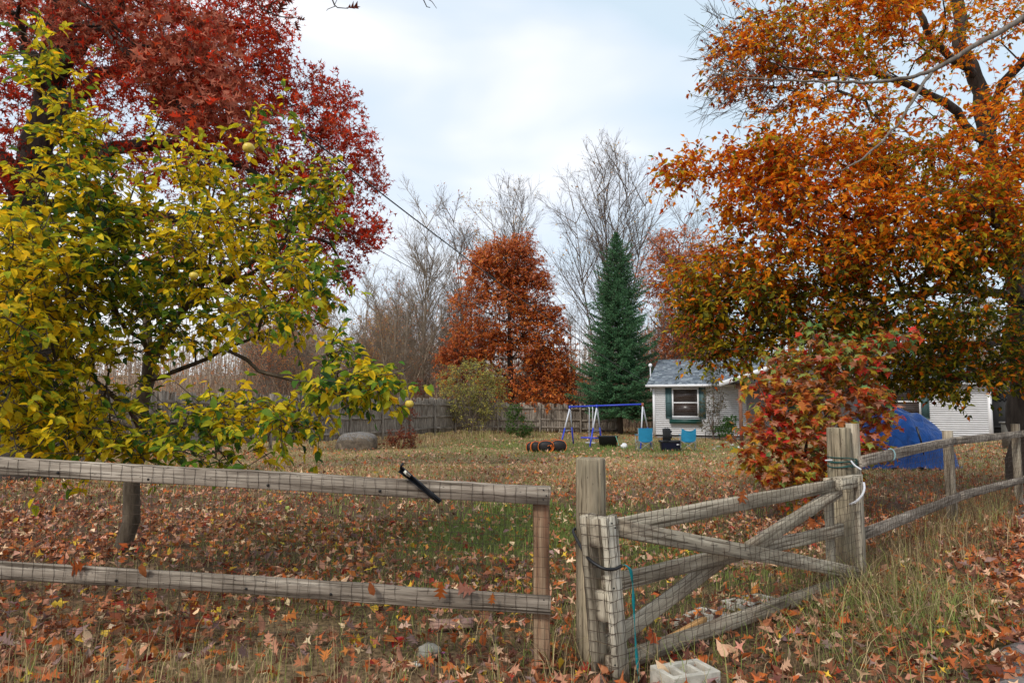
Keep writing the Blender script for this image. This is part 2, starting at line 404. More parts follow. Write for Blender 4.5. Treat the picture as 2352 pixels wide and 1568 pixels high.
def skeleton(limbs, step=0.3):
    P, par, R = [], [], []
    for li, (pts, r0, r1) in enumerate(limbs):
        pts = np.array(pts, float)
        seg = np.linalg.norm(np.diff(pts, axis=0), axis=1); L = np.concatenate([[0], np.cumsum(seg)])
        n = max(2, int(L[-1] / step)); t = np.linspace(0, L[-1], n + 1)
        # smooth path through the given points
        q = np.stack([np.interp(t, L, pts[:, k]) for k in range(3)], 1)
        for _ in range(2): q[1:-1] = (q[:-2] + 2 * q[1:-1] + q[2:]) / 4
        q[1:-1] += rng.normal(0, 0.035 * step / 0.3, (len(q) - 2, 3))
        if li == 0: prev = -1; start = 0
        else:
            PA = np.array(P); prev = int(np.argmin(np.linalg.norm(PA - q[0], axis=1))); start = 0 if np.linalg.norm(PA[prev] - q[0]) > 0.15 else 1
        for k in range(start, len(q)):
            P.append(q[k]); par.append(prev); R.append(r0 + (r1 - r0) * k / len(q)); prev = len(P) - 1
    return P, par, R

def grow(limbs, A, bf=0.35, step=0.3, maxseg=0.7, droop=0.06):
    P, par, R = skeleton(limbs, step)
    nS = len(P)
    P = np.array(P); path = np.zeros(nS)
    for i in range(1, nS): path[i] = path[par[i]] + np.linalg.norm(P[i] - P[par[i]])
    d = np.linalg.norm(A[:, None] - P[None], axis=2) + bf * path[None] + np.where(np.arange(nS) < 4, 3.0, 0)[None]
    best = d.min(1); src = d.argmin(1)
    nodes = [p for p in P]; par = list(par); R = list(R); path = list(path)
    done = np.zeros(len(A), bool); tip = []
    for _ in range(len(A)):
        j = int(np.argmin(np.where(done, 1e9, best))); done[j] = True
        p = src[j]; a, b = nodes[p], A[j]
        L = np.linalg.norm(b - a); k = max(1, int(math.ceil(L / maxseg)))
        prev = p
        side = rng.normal(0, 0.07 * L, 3); side[2] += droop * L
        for q in range(1, k + 1):
            t = q / k
            x = a + (b - a) * t + side * math.sin(math.pi * t)
            nodes.append(x); par.append(prev); R.append(0); path.append(path[prev] + L / k); prev = len(nodes) - 1
            nd = np.linalg.norm(A - x, axis=1) + bf * path[-1]
            m = (nd < best) & ~done
            best[m] = nd[m]; src[m] = prev
        tip.append(prev)
    order = np.full(len(A), -1); 
    P = np.array(nodes); par = np.array(par); spec = np.array(R)
    return P, par, spec, nS, np.array(tip)

def radii(P, par, spec, tipr, e=2.25, rmax=9.0):
    n = len(P); acc = np.zeros(n); has = np.zeros(n, bool)
    r = np.zeros(n)
    for i in range(n - 1, -1, -1):
        if acc[i] == 0: acc[i] = tipr ** e
        r[i] = acc[i] ** (1 / e)
        if par[i] >= 0: acc[par[i]] += acc[i]
    m = spec > 0
    r = np.minimum(r, rmax)
    r[m] = spec[m]
    for i in range(n):
        if par[i] >= 0: r[i] = min(r[i], r[par[i]])
    return r

def chains(P, par, r):
    n = len(P); kids = [[] for _ in range(n)]
    for i in range(n):
        if par[i] >= 0: kids[par[i]].append(i)
    out = []; starts = [(0, -1)]
    for s, pp in starts:
        ch = [] if pp < 0 else [pp]
        i = s
        while True:
            ch.append(i)
            if not kids[i]: break
            ks = sorted(kids[i], key=lambda q: -r[q])
            for q in ks[1:]: starts.append((q, i))
            i = ks[0]
        out.append(ch)
    return out

def wood_mesh(P, par, r, thick=0.03):
    mb = MB()
    for ch in chains(P, par, r):
        q = P[ch]; rr = r[ch].copy()
        if len(ch) > 1 and rr[0] > rr[1] * 1.05: rr[0] = rr[1] * 1.05
        if len(q) < 2: continue
        k = 12 if rr[1] > 0.12 else 7 if rr[1] > thick else 4 if rr[1] > 0.012 else 3
        mb.tube(q, rr, k, cap=False)
    return mb

def crown_tree(name, label, cat, limbs, blobs, n_nodes, material, bark, palette, pick, tipr=0.004, bf=0.35, twigs=4, tl=0.35, per=6, size=0.09,
               tpls=T_OVALS, n_parts=300, shell=0.3, droop=0.25, group=None, flat=0.8, spread=1.0, maxr=9, step=0.3, part='leaf', extra=None, twr=0.0022, downlimit=None, szvar=0.25, near=None):
    base = np.array(limbs[0][0][0])
    root = thing(name, label, cat, base, group)
    A, bi = blob_points(blobs, n_nodes, shell)
    if downlimit is not None: A = A[A[:, 2] > downlimit]
    P, par, spec, nS, tip = grow(limbs, A, bf=bf, step=step)
    r = radii(P, par, spec, tipr, rmax=maxr)
    wood_mesh(P, par, r).build('trunk', bark, root, smooth=True)
    # twigs and leaves
    T = P[tip]; D = T - P[par[tip]]; D /= np.linalg.norm(D, axis=1, keepdims=True) + 1e-9
    T = np.repeat(T, twigs, 0); D = np.repeat(D, twigs, 0)
    d = D * 0.5 + rvec(len(T)) * (0.6, 0.6, 0.45) * spread; d /= np.linalg.norm(d, axis=1, keepdims=True)
    L = tl * rng.uniform(0.5, 1.3, len(T))
    e1 = T + d * L[:, None] * 0.5; e2 = T + d * L[:, None] + (0, 0, -0.1 * tl) + rvec(len(T), 0.06 * tl)
    tw = MB(); tw.tube(np.stack([T, e2], 1), np.array([1.3, 0.6]) * twr, 3, cap=False)
    tw.build('twigs', bark, root, kind='stuff')
    n = len(T) * per
    t = rng.uniform(0.15, 1.05, n); i = np.repeat(np.arange(len(T)), per)
    pos = np.where(t[:, None] < 0.5, T[i] + (e1 - T)[i] * (t * 2)[:, None], e1[i] + (e2 - e1)[i] * (t * 2 - 1)[:, None])
    ld = d[i] * 0.5 + rvec(n) * (0.7, 0.7, 0.35); ld[:, 2] -= droop
    up = rvec(n, 1 - flat) + (0, -0.15, 1.0)
    R = frames(ld, up)
    sz = size * rng.uniform(1 - szvar, 1 + szvar, n)
    pidx = pick(pos)
    scatter_leaves(root, tpls, pos, R, sz, pidx, palette, material, n_parts, part, near=near)
    return root

def mixpick(weights_fn):
    """weights_fn(pos) -> (N, K) weights of each palette colour"""
    def f(pos):
        w = np.maximum(weights_fn(pos), 0); w = w / w.sum(1, keepdims=True)
        return (np.cumsum(w, 1) < rng.random((len(pos), 1))).sum(1).clip(0, w.shape[1] - 1)
    return f
def vcoord(p):
    c, s = math.cos(PITCH), math.sin(PITCH); dz = p[:, 2] - CAMZ
    d = p[:, 1] * c + dz * s; u = -p[:, 1] * s + dz * c
    return 1176 + F * p[:, 0] / d, 784 - F * u / d

# ================================================================== ground
def axis(lo, hi, fine_lo, fine_hi, fine, grow_):
    a = list(np.arange(fine_lo, fine_hi, fine)); s = fine; x = a[-1]
    while x < hi: s *= grow_; x += s; a.append(x)
    s = fine; x = a[0]; b = []
    while x > lo: s *= grow_; x -= s; b.append(x)
    return np.array(b[::-1] + a)
gx = axis(-400, 400, -6, 7, 0.17, 1.07); gy = axis(-60, 600, 1.0, 12, 0.17, 1.06)
X, Y = np.meshgrid(gx, gy, indexing='ij')
Zg = gh(X, Y)
nx, ny = X.shape
idx = np.arange(nx * ny).reshape(nx, ny)
gf = np.stack([idx[:-1, :-1], idx[1:, :-1], idx[1:, 1:], idx[:-1, 1:]], -1).reshape(-1, 4)
EDGE_A, EDGE_D = np.array([2.22, 3.3]), np.array([1.08, 1.25]) / np.hypot(1.08, 1.25)
def road_side(x, y):
    """metres beyond the verge (positive: on the asphalt)"""
    e_ = (x - EDGE_A[0]) * EDGE_D[1] - (y - EDGE_A[1]) * EDGE_D[0]
    al = (x - EDGE_A[0]) * EDGE_D[0] + (y - EDGE_A[1]) * EDGE_D[1]
    return e_ + 0.06 * np.sin(3.1 * al) + 0.04 * np.sin(7.7 * al + 1) + 0.5 * sm(al, 2, 9) 
def green_zone(x, y):
    p = np.stack([x, y], -1)
    g = 1.3 * np.exp(-((x - 0.2) / 2.3) ** 2 - ((y - 7.2) / 2.4) ** 2) + 1.25 * np.exp(-((x - 3.5) / 6.0) ** 2 - ((y - 27.5) / 4.5) ** 2)
    g += 0.8 * np.exp(-((x - 2.7) / 0.9) ** 2 - ((y - 4.3) / 1.2) ** 2) + 0.5 * np.exp(-((x + 2) / 3) ** 2 - ((y - 33) / 3) ** 2)
    return np.clip(g * (0.75 + 0.6 * wav(p, 0.9, 5)), 0, 1)
def tan_zone(x, y):
    p = np.stack([x, y], -1)
    return np.clip(0.8 * sm(y, 9, 15) * (0.8 + 0.9 * wav(p, 0.5, 1)) + 0.4 * np.exp(-((x + 2.2) / 2.2) ** 2 - ((y - 3.6) / 1.3) ** 2), 0, 1)
g1 = green_zone(X, Y)[..., None]; g2 = tan_zone(X, Y)[..., None]
gc = np.array([0.10, 0.058, 0.036]) * (1 - g2) + np.array([0.32, 0.23, 0.12]) * g2
gc = gc * (1 - 0.7 * g1) + np.array([0.055, 0.075, 0.022]) * 0.7 * g1
mb = MB(); mb.add(np.stack([X, Y, Zg], -1).reshape(-1, 3), f4=gf, col=gc.reshape(-1, 3))
M_ground = attrmat('leafy_soil', 0.95, 38.0, 0.35, 1.7, 0.1)
ground = mb.build('ground', M_ground, None, smooth=True, kind='structure')

# asphalt road at the lower right
al = np.arange(-6, 40, 0.12); w = np.array([0, .02, .06, .15, .3, .6, 1, 1.6, 2.4, 3.5, 5])
AL, W = np.meshgrid(al, w, indexing='ij')
off = -(0.06 * np.sin(3.1 * AL) + 0.04 * np.sin(7.7 * AL + 1) + 0.5 * sm(AL, 2, 9)) + 0.05 * np.sin(23 * AL) * 0.4
perp = np.array([EDGE_D[1], -EDGE_D[0]])
RX = EDGE_A[0] + AL * EDGE_D[0] + (W + off) * perp[0]; RY = EDGE_A[1] + AL * EDGE_D[1] + (W + off) * perp[1]
RZ = gh(RX, RY) + np.minimum(0.035, W * 0.6) - 0.004
idx = np.arange(RX.size).reshape(RX.shape)
rf = np.stack([idx[:-1, :-1], idx[:-1, 1:], idx[1:, 1:], idx[1:, :-1]], -1).reshape(-1, 4)
M_road = plain('old_asphalt', (0.20, 0.18, 0.165), rough=0.9, var=0.5, scale=60, bump=0.8)
mb = MB(); mb.add(np.stack([RX, RY, RZ], -1).reshape(-1, 3), f4=rf); road = mb.build('road', M_road, None, smooth=True, kind='structure')

# ------------------------------------------------------------------ fallen leaves
PAL_L = [(0.52, 0.25, 0.155), (0.40, 0.155, 0.075), (0.22, 0.08, 0.04), (0.68, 0.41, 0.26), (0.46, 0.12, 0.035), (0.13, 0.05, 0.035), (0.76, 0.54, 0.34), (0.55, 0.19, 0.05), (0.66, 0.44, 0.05), (0.27, 0.17, 0.15), (0.35, 0.05, 0.03), (0.22, 0.03, 0.02)]
W_L = np.array([16, 20, 14, 9, 14, 9, 5, 7, 1.3, 9, 1.2, 0.5])
def wedge(n, y0, y1, pad=0.4):
    """ground points in the strip that can be seen, even per square metre"""
    y = np.sqrt(rng.uniform(y0 ** 2, y1 ** 2, n)); x = rng.uniform(-1, 1, n) * (0.78 * y + pad)
    return x, y
def litter_xy(n, y0, y1, bias=1.0):
    x, y = wedge(n, y0, y1)
    rs = road_side(x, y)
    p = np.stack([x, y], -1)
    keep = 1 - 0.55 * green_zone(x, y) * bias
    keep *= 0.66 + 0.55 * wav(p, 1.1, 3) + .3 * wav(p, 3.3, 6)
    keep = np.where(rs > 0.0, keep * np.clip(1.15 - rs * 1.6, 0.10, 1), keep)
    keep = keep * (1 - 0.45 * sm(y, 11, 16)) * (1 - .35 * sm(y, 24, 30))
    keep = np.maximum(keep, 1.3 * np.exp(-((rs + .12) / .3) ** 2) * (y < 9))
    m = rng.random(n) < keep
    return x[m], y[m]
def pick_litter(x, y):
    w = np.tile(W_L, (len(x), 1))
    w[:, 8] *= 1 + 6 * np.exp(-((x + 1.0) / 2.2) ** 2 - ((y - 5.6) / 2.0) ** 2)
    rd = np.exp(-((road_side(x, y) + 0.2) / 1.0) ** 2)
    w[:, 4] *= 1 + 1.5 * rd; w[:, 2] *= 1 + 2 * rd; w[:, 10] *= 1 + 1.2 * rd
    far = sm(y, 11, 17); w[:, 0] *= 1 + 2.2 * far; w[:, 3] *= 1 + 3 * far; w[:, 5] *= 1 - .8 * far; w[:, 2] *= 1 - .6 * far
    lf = sm(-x, 3, 7) * sm(y, 14, 22); w[:, 4] *= 1 + 2.5 * lf
    rt = sm(x, 3, 5) * sm(y, 7, 9); w[:, 4] *= 1 + 3 * rt; w[:, 1] *= 1 + rt
    w = w / w.sum(1, keepdims=True)
    return (np.cumsum(w, 1) < rng.random((len(x), 1))).sum(1).clip(0, len(W_L) - 1)
def lay(x, y, size, lift, tilt):
    pos = np.stack([x, y, gh(x, y) + 0.012 + rng.random(len(x)) * lift + np.where(road_side(x, y) > 0, 0.03, 0)], 1)
    a = rng.uniform(0, 2 * np.pi, len(x)); d = np.stack([np.cos(a), np.sin(a), rng.normal(0, tilt, len(x))], 1)
    up = rvec(len(x), tilt) + (0, 0, 1); up[:, 2] = np.where(rng.random(len(x)) < 0.25, -np.abs(up[:, 2]), up[:, 2])
    return pos, frames(d, up), size * rng.uniform(0.6, 1.25, len(x))
x, y = litter_xy(34000, 2.2, 8.2)
pos, R, sz = lay(x, y, 0.078, 0.055, 0.6)
scatter_leaves(ground, [T_LOBE[0], T_OAKS[0], T_LOBE[1], T_OVALS[0], T_OVALS[1]], pos, R, sz, pick_litter(x, y), PAL_L, M_litter, 300, 'fallen_leaf', 'leaf_litter', near=[T_OAK[0], T_OAK[1], T_OAK[2], T_OVAL[2]])
mb = MB()
for n, y0, y1, s_, tp, lift in ((30000, 8.2, 17, 0.10, T_LOBE, 0.05), (56000, 17, 44, 0.12, T_OVALS, 0.06)):
    x, y = litter_xy(n, y0, y1); pos, R, sz = lay(x, y, s_, lift, 0.5); pc = np.array(PAL_L)[pick_litter(x, y)] * rng.uniform(.8, 1.2, (len(x), 1))
    wch = rng.integers(0, 2, len(x))
    for t in range(2): put_leaves(mb, tp[t], pos[wch == t], R[wch == t], sz[wch == t], pc[wch == t])
mb.build('leaf_litter', M_litter, ground, kind='stuff')

# ------------------------------------------------------------------ grass
def blades(mb, x, y, h, w, col, bend=0.6, lod=False):
    n = len(x); a = rng.uniform(0, 2 * np.pi, n); d = np.stack([np.cos(a), np.sin(a), np.zeros(n)], 1)
    b = np.stack([x, y, gh(x, y) - 0.005], 1)
    side = np.stack([-d[:, 1], d[:, 0], np.zeros(n)], 1) * w[:, None]
    bd = h * bend * rng.uniform(0.1, 1.2, n)
    m_ = b + d * (bd * 0.3)[:, None] + (0, 0, 1) * (h * 0.6)[:, None]
    t_ = b + d * bd[:, None] + (0, 0, 1) * (h * rng.uniform(0.72, 1, n))[:, None]
    if lod:
        mb.add(np.stack([b - side, b + side, t_], 1).reshape(-1, 3), f3=np.arange(3 * n).reshape(-1, 3), col=np.repeat(col, 3, 0)); return
    v = np.stack([b - side, b + side, m_ - side * .7, m_ + side * .7, t_], 1)
    k = (np.arange(n) * 5)[:, None]
    f3 = np.concatenate([k + [0, 1, 3], k + [0, 3, 2], k + [2, 3, 4]])
    mb.add(v.reshape(-1, 3), f3=f3, col=np.repeat(col, 5, 0))
GRN = np.array([0.20, 0.26, 0.065]); GRN2 = np.array([0.34, 0.35, 0.11]); TAN = np.array([0.50, 0.38, 0.20]); BRN = np.array([0.24, 0.165, 0.09])
def grass(mb, n, y0, y1, h, w, base=0.25, hv=0.5):
    x, y = wedge(n, y0, y1); g = green_zone(x, y); t = tan_zone(x, y)
    p = np.stack([x, y], -1)
    keep = (rng.random(n) < np.clip(base + 0.9 * g + 0.45 * t + 0.3 * wav(p, 2.2), 0, 1)) & (road_side(x, y) < -0.05)
    x, y, g, t = x[keep], y[keep], g[keep], t[keep]
    q = rng.random(len(x))
    col = np.where((q < 0.24 + 0.85 * g)[:, None], GRN, np.where((q < 0.4 + .5 * g)[:, None], GRN2, np.where((rng.random(len(x)) < 0.35 + t * .5)[:, None], TAN, BRN)))
    col = col * rng.uniform(0.7, 1.3, (len(x), 1))
    blades(mb, x, y, h * rng.uniform(1 - hv, 1 + hv, len(x)) * (1 + 0.5 * g), w * rng.uniform(.7, 1.3, len(x)), col, 0.9, y0 > 8.5)
mb = MB()
grass(mb, 50000, 2.2, 8, 0.08, 0.0026, 0.26)
grass(mb, 66000, 8, 17, 0.085, 0.0055, 0.36)
grass(mb, 130000, 17, 42, 0.09, 0.011, 0.5)
gr = mb.build('grass', M_grass, None, kind='stuff'); tag(gr, 'short mixed green and tan grass between the fallen leaves', 'grass')
# tall dry grass along the fences, the gate and the verge
mb = MB()
def clump(cx, cy, sx, sy, n, h, colr, wd=0.0022, bend=0.7):
    x = rng.normal(cx, sx, n); y = rng.normal(cy, sy, n); m = (road_side(x, y) < -0.1) & (y > 1.9); x, y = x[m], y[m]
    c = np.array(colr)[rng.integers(0, len(colr), len(x))] * rng.uniform(.7, 1.3, (len(x), 1))
    blades(mb, x, y, h * rng.uniform(.4, 1.25, len(x)), np.full(len(x), wd), c, bend)
for k in range(26):
    t = k / 25
    clump(2.4 + 5.2 * t, 5.15 + 5.0 * t, .28, .28, 130, 0.30, [TAN, BRN, BRN, BRN, GRN2], 0.0024, 0.8)
for cx, cy, n, h in ((2.65, 4.55, 500, .30), (2.2, 4.3, 450, .28), (2.9, 4.9, 400, .28), (1.75, 3.9, 260, .22), (3.2, 4.6, 300, .22), (1.0, 3.1, 160, .18), (0.75, 3.2, 180, .2), (0.35, 3.85, 240, .3), (2.5, 5.0, 260, .34), (1.9, 3.2, 200, .2), (0.72, 3.95, 200, .2), (2.0, 5.2, 200, .22), (1.3, 4.3, 120, .15)):
    clump(cx, cy, .24, .24, int(n * .5), h, [GRN, GRN2, TAN, BRN], 0.0024, 1.5)
for k in range(16):
    cx = -3.4 + 3.7 * k / 15
    clump(cx, 3.3 + rng.uniform(-.5, .2), .2, .22, int(110 if cx < -0.8 else 50), .26, [TAN, TAN, BRN, BRN, GRN2], 0.0018, 0.6)
for k in range(30):
    cx, cy = rng.uniform(-9, -1.5), rng.uniform(27, 34); clump(cx, cy, .5, .4, 60, .35, [TAN, BRN], 0.007, .6)
for k in range(20):
    clump(rng.uniform(-5.5, 2.5), rng.uniform(34, 39), .6, .5, 70, .4, [TAN, BRN, GRN2], 0.009, .6)
gr = mb.build('tall_grass', M_grass, None, kind='stuff'); tag(gr, 'tall dry grass and weeds tufted along the fences and gate', 'grass')

# ================================================================== boards
def board_mesh(L, w, t, seg=8, jit=0.0015, ch=0.004, taper=0.0):
    """board along +X from 0 to L, w across Z, t across Y, worn edges"""
    cs = np.array([(-t / 2, -w / 2 + ch), (-t / 2 + ch, -w / 2), (t / 2 - ch, -w / 2), (t / 2, -w / 2 + ch), (t / 2, w / 2 - ch), (t / 2 - ch, w / 2), (-t / 2 + ch, w / 2), (-t / 2, w / 2 - ch)])
    xs = np.linspace(0, L, seg + 1); V = []
    ph = rng.uniform(0, 6)
    for i, x in enumerate(xs):
        k = 1 - taper * i / seg
        j = rng.normal(0, jit, (8, 2)); warp = np.array([math.sin(x * 2.1 + ph) * jit * 2, math.sin(x * 1.4 + ph * 2) * jit * 1.5])
        V.append(np.concatenate([np.full((8, 1), x) + (rng.normal(0, jit * 1.5, (8, 1)) if i in (0, seg) else 0), cs * k + j + warp], 1))
    V = np.concatenate(V); f = [[i * 8 + j, i * 8 + (j + 1) % 8, (i + 1) * 8 + (j + 1) % 8, (i + 1) * 8 + j] for i in range(seg) for j in range(8)]
    f3 = [[0, q + 1, q] for q in range(1, 7)] + [[seg * 8, seg * 8 + q, seg * 8 + q + 1] for q in range(1, 7)]
    mb = MB(); mb.add(V, f3=f3, f4=f); return mb
def board(name, p0, p1, w, t, parent, material, face=(0, -1, 0), seg=8, me=None, jit=0.0015, ch=0.004, label=None):
    """board from p0 to p1 whose broad side looks towards face"""
    p0, p1 = np.asarray(p0, float), np.asarray(p1, float); L = np.linalg.norm(p1 - p0)
    x = (p1 - p0) / L; y = -np.asarray(face, float); y = y - x * (x @ y); y /= np.linalg.norm(y); z = np.cross(x, y)
    if me is None: me = board_mesh(L, w, t, seg, jit, ch).mesh(name, material)
    o = bpy.data.objects.new(name, me)
    M = Matrix(((x[0], y[0], z[0], 0), (x[1], y[1], z[1], 0), (x[2], y[2], z[2], 0), (0, 0, 0, 1)))
    org = np.array(parent.location) if parent is not None else np.zeros(3)
    M.translation = Vector((p0 - org).tolist())
    link(o, parent); o.matrix_local = M
    if label: o['label'] = label
    return o
def grid_wires(mb, PT, nu, nv, r=0.0011, sub=3, wob=0.002, k=3):
    """PT(u, v) -> world points for arrays; nu x nv cells"""
    seed = rng.uniform(0, 9)
    def Pt(u, v):
        p = PT(u, v)
        return p + np.stack([wob * np.sin(v * 3.1 + u * 1.7 + seed), wob * 1.5 * np.sin(u * 2.3 + v * 1.1), wob * np.sin(u * 1.9 + v * 2.7 + seed)], -1)
    V = np.linspace(0, nv, nv * sub + 1); U = np.linspace(0, nu, nu * sub + 1)
    uu, vv = np.meshgrid(np.arange(nu + 1), V, indexing='ij'); mb.tube(Pt(uu, vv), r, k, cap=False)
    uu, vv = np.meshgrid(U, np.arange(nv + 1), indexing='xy'); mb.tube(Pt(uu, vv), r, k, cap=False)

M_iron = plain('dark_iron', (0.03, 0.028, 0.028), rough=0.6, metal=0.7)
def nail(parent, p, r=0.004, d=(0, -1, 0)):
    mb = MB(); p = np.asarray(p); mb.tube(np.array([p, p + np.array(d, float) * 0.004]), r, 6); mb.build('nail', M_iron, parent)

# ------------------------------------------------------------------ left fence: two rails, end post, wire mesh
YL = 3.66
def FL(x, z, y=0.0): return np.array([x, YL + (0.16 - x) * 0.035 + y, z])
lf = thing('rail_fence', 'low weathered two-rail timber fence with wire mesh ending beside the round gate post', 'fence', (0.16, YL, 0))
topz = lambda x: 0.925 - 0.048 * (x - 0.16)
lowz = lambda x: 0.365 - 0.052 * (x - 0.16)
board('rail', FL(-4.6, topz(-4.6)), FL(0.20, topz(0.20)), 0.092, 0.04, lf, M_rail, seg=20, jit=0.002)
board('rail', FL(-4.6, lowz(-4.6)), FL(0.20, lowz(0.20)), 0.090, 0.04, lf, M_rail, seg=20, jit=0.002)
board('post', FL(0.158, -0.25, 0.066), FL(0.158, 0.95, 0.066), 0.085, 0.085, lf, M_endpost, seg=10, label='reddish-stained square end post')
mb = MB()
xs_ = -4.55
def PTL(u, v):
    x = -4.5 + u * 0.0572; z = topz(x) + 0.043 - v * 0.0512
    sag = -0.05 * (z < 0.1) * 0
    return np.stack([x, YL + (0.16 - x) * 0.035 - 0.0235 - 0.004 * np.sin(x * 3 + z * 4) ** 2, z], -1)
grid_wires(mb, PTL, 82, 19, r=0.0012)
mb.build('wire_mesh', M_wire, lf)
for x in (-2.45, -1.95, -1.3, -0.7, -0.42): nail(lf, FL(x, topz(x) - 0.02 + rng.uniform(-.01, .01), -0.02), 0.008)
for x in (-2.1, -1.4, -0.95, -0.55, 0.17): nail(lf, FL(x, lowz(x) - 0.012, -0.02), 0.008)
for dx, dz in ((.165, .03), (.18, .0), (.165, -.02)): nail(lf, FL(dx, lowz(.17) + dz, -0.02), .004); nail(lf, FL(dx, topz(.17) + dz, -.02), .004)

# black folded tool hooked over the top rail
bt = thing('folded_stake', 'black metal stake with a pale sticker leaning over the top rail of the fence', 'stake', FL(-0.56, 0.95))
a_, b_ = FL(-0.585, 1.062, -0.045), FL(-0.375, 0.895, -0.05)
M_blk = plain('black_metal', (0.012, 0.013, 0.016), rough=0.35, metal=0.4, spec=0.5)
d_ = (b_ - a_) / np.linalg.norm(b_ - a_); up_ = np.cross(d_, [0, -1, 0]) * -1
board('blade', a_, b_, 0.026, 0.004, bt, M_blk, seg=4, ch=0.001)
board('flange', a_ + up_ * 0.013 + (0, -.011, 0), b_ + up_ * 0.004 + (0, -.006, 0), 0.003, 0.02, bt, M_blk, seg=4, ch=0.0008)
board('flange', a_ - up_ * 0.013 + (0, -.011, 0), b_ - up_ * 0.006 + (0, -.006, 0), 0.003, 0.02, bt, M_blk, seg=4, ch=0.0008)
M_stick = plain('sticker', (0.68, 0.66, 0.56), var=0.2, scale=80)
board('sticker', a_ + d_ * 0.022 + up_ * .004 + (0, -.0235, 0), a_ + d_ * 0.062 + up_ * .004 + (0, -.0235, 0), 0.012, 0.0015, bt, M_stick, seg=2, ch=0.0004)
mb = MB(); mb.tube([a_ + (0, -.01, 0), a_ + (0.004, -.012, .02), a_ + (0.014, -.012, .03)], [.006, .007, .008], 8); mb.build('hook', M_blk, bt, smooth=True)

# ------------------------------------------------------------------ round gate posts
def round_post(name, label, x, y, r, ztop, mat_, flat=0.0, group='round timber gate posts'):
    root = thing(name, label, 'post', (x, y, gh(x, y)), group)
    nz, k = 34, 72; zs = np.concatenate([np.linspace(gh(x, y) - 0.25, ztop - 0.006, nz), [ztop, ztop + 0.001]])
    a = np.arange(k) * 2 * np.pi / k
    cr_a = rng.choice(k, 9, replace=False); V = []
    z0 = zs[0]
    for i, z in enumerate(zs):
        rr = r * (1.0 + 0.04 * (ztop - z)) * (1 + 0.012 * np.sin(3 * a + z) + 0.006 * np.sin(7 * a + 2 * z))
        for q, ca in enumerate(cr_a):
            dpt = (0.022 if q < 2 else 0.008) * (0.5 + 0.5 * math.sin(z * (3 + q) + q * 2)) * sm(np.array(z), z0, ztop) ** 0.5
            rr[(ca + int(1.6 * math.sin(z * 2.5 + q))) % k] -= dpt
        rr = rr + rng.normal(0, 0.0012, k)
        if i == len(zs) - 2: rr = rr * 0.965
        if i == len(zs) - 1: rr = rr * 0.55
        V.append(np.stack([x + rr * np.cos(a), y + rr * np.sin(a), np.full(k, z) + (rng.normal(0, .002, k) if i >= nz else 0)], 1))
    V.append(np.array([[x, y, ztop + 0.001]]))
    V = np.concatenate(V); n = len(zs)
    f4 = [[i * k + j, i * k + (j + 1) % k, (i + 1) * k + (j + 1) % k, (i + 1) * k + j] for i in range(n - 1) for j in range(k)]
    f3 = [[(n - 1) * k + j, (n - 1) * k + (j + 1) % k, n * k] for j in range(k)]
    # the grain material runs along x: build the post lying and stand it up
    Q = np.stack([V[:, 2], V[:, 1] - y, -(V[:, 0] - x)], 1)
    mb = MB(); mb.add(Q, f3=f3, f4=f4)
    o = bpy.data.objects.new('trunk', mb.mesh('log', mat_, smooth=False)); o.name = 'log'
    M = Matrix(((0, 0, -1, 0), (0, 1, 0, 0), (1, 0, 0, 0), (0, 0, 0, 1)))
    M.translation = Vector((0, 0, -float(gh(x, y)))); link(o, root); o.matrix_local = M
    return root
p1x, p1y = at(1356, 1060, 3.92)[:2]
round_post('gate_post', 'thick round weathered post at the near latch end of the gate, cracked down its side', p1x, p1y, 0.083, 1.095, M_post)
p2x, p2y = at(1926, 985, 5.72)[:2]
round_post('gate_post', 'thick round weathered post at the far hinge end of the gate, bound with green cord', p2x, p2y, 0.092, 1.195, M_post)
# ------------------------------------------------------------------ right fence
rfn = thing('rail_fence', 'long two-rail timber fence running from the far gate post past the blue tarpaulin', 'fence', (p2x + .14, p2y + .1, 0))
A3 = np.array([p2x + 0.12, p2y + 0.03]); B3 = np.array([5.10, 8.05]); C3 = np.array([7.28, 9.95]); D3 = np.array([9.9, 12.3])
def rp(P_, z): return np.array([P_[0], P_[1], z])
fd = (B3 - A3) / np.linalg.norm(B3 - A3); face_r = (fd[1], -fd[0], 0)
off_r = np.array([fd[1], -fd[0]]) * 0.065
board('post', rp(A3 + fd * .03, -0.2), rp(A3 + fd * .03, 1.23), 0.085, 0.085, rfn, M_gate, face=face_r, seg=8)
for P_, zt in ((B3, 1.07), (C3, 1.09), (D3, 1.1)):
    board('post', rp(P_, -0.2 + float(gh(*P_))), rp(P_, zt), 0.095, 0.095, rfn, M_gate, face=face_r, seg=8)
for z0, z1, z2, z3 in ((0.925, 0.955, 0.945, .95), (0.335, 0.315, 0.30, .30)):
    for P_, Q_, za, zb in ((A3 - fd * 0.03, B3, z0, z1), (B3, C3, z1, z2), (C3, D3, z2, z3)):
        board('rail', rp(P_ + off_r, za), rp(Q_ + off_r, zb), 0.09, 0.04, rfn, M_rail, face=face_r, seg=12, jit=.002)
mb = MB()
for P_, Q_, nn in ((A3, B3, 56), (B3, C3, 48), (C3, D3, 60)):
    def PTR(u, v, P_=P_, Q_=Q_, nn=nn):
        t = u / nn; x = P_[0] + (Q_[0] - P_[0]) * t + off_r[0] * 1.42; y_ = P_[1] + (Q_[1] - P_[1]) * t + off_r[1] * 1.42
        return np.stack([x, y_, 0.985 - v * 0.055], -1)
    grid_wires(mb, PTR, nn, 17, r=0.0015, sub=2, wob=0.004)
mb.build('wire_mesh', M_wire, rfn)
q0 = rp(A3 + (B3 - A3) * .93 + off_r * 1.9, 0.0)
M_teal = plain('teal_webbing', (0.0, 0.19, 0.21), rough=0.5, scale=60)
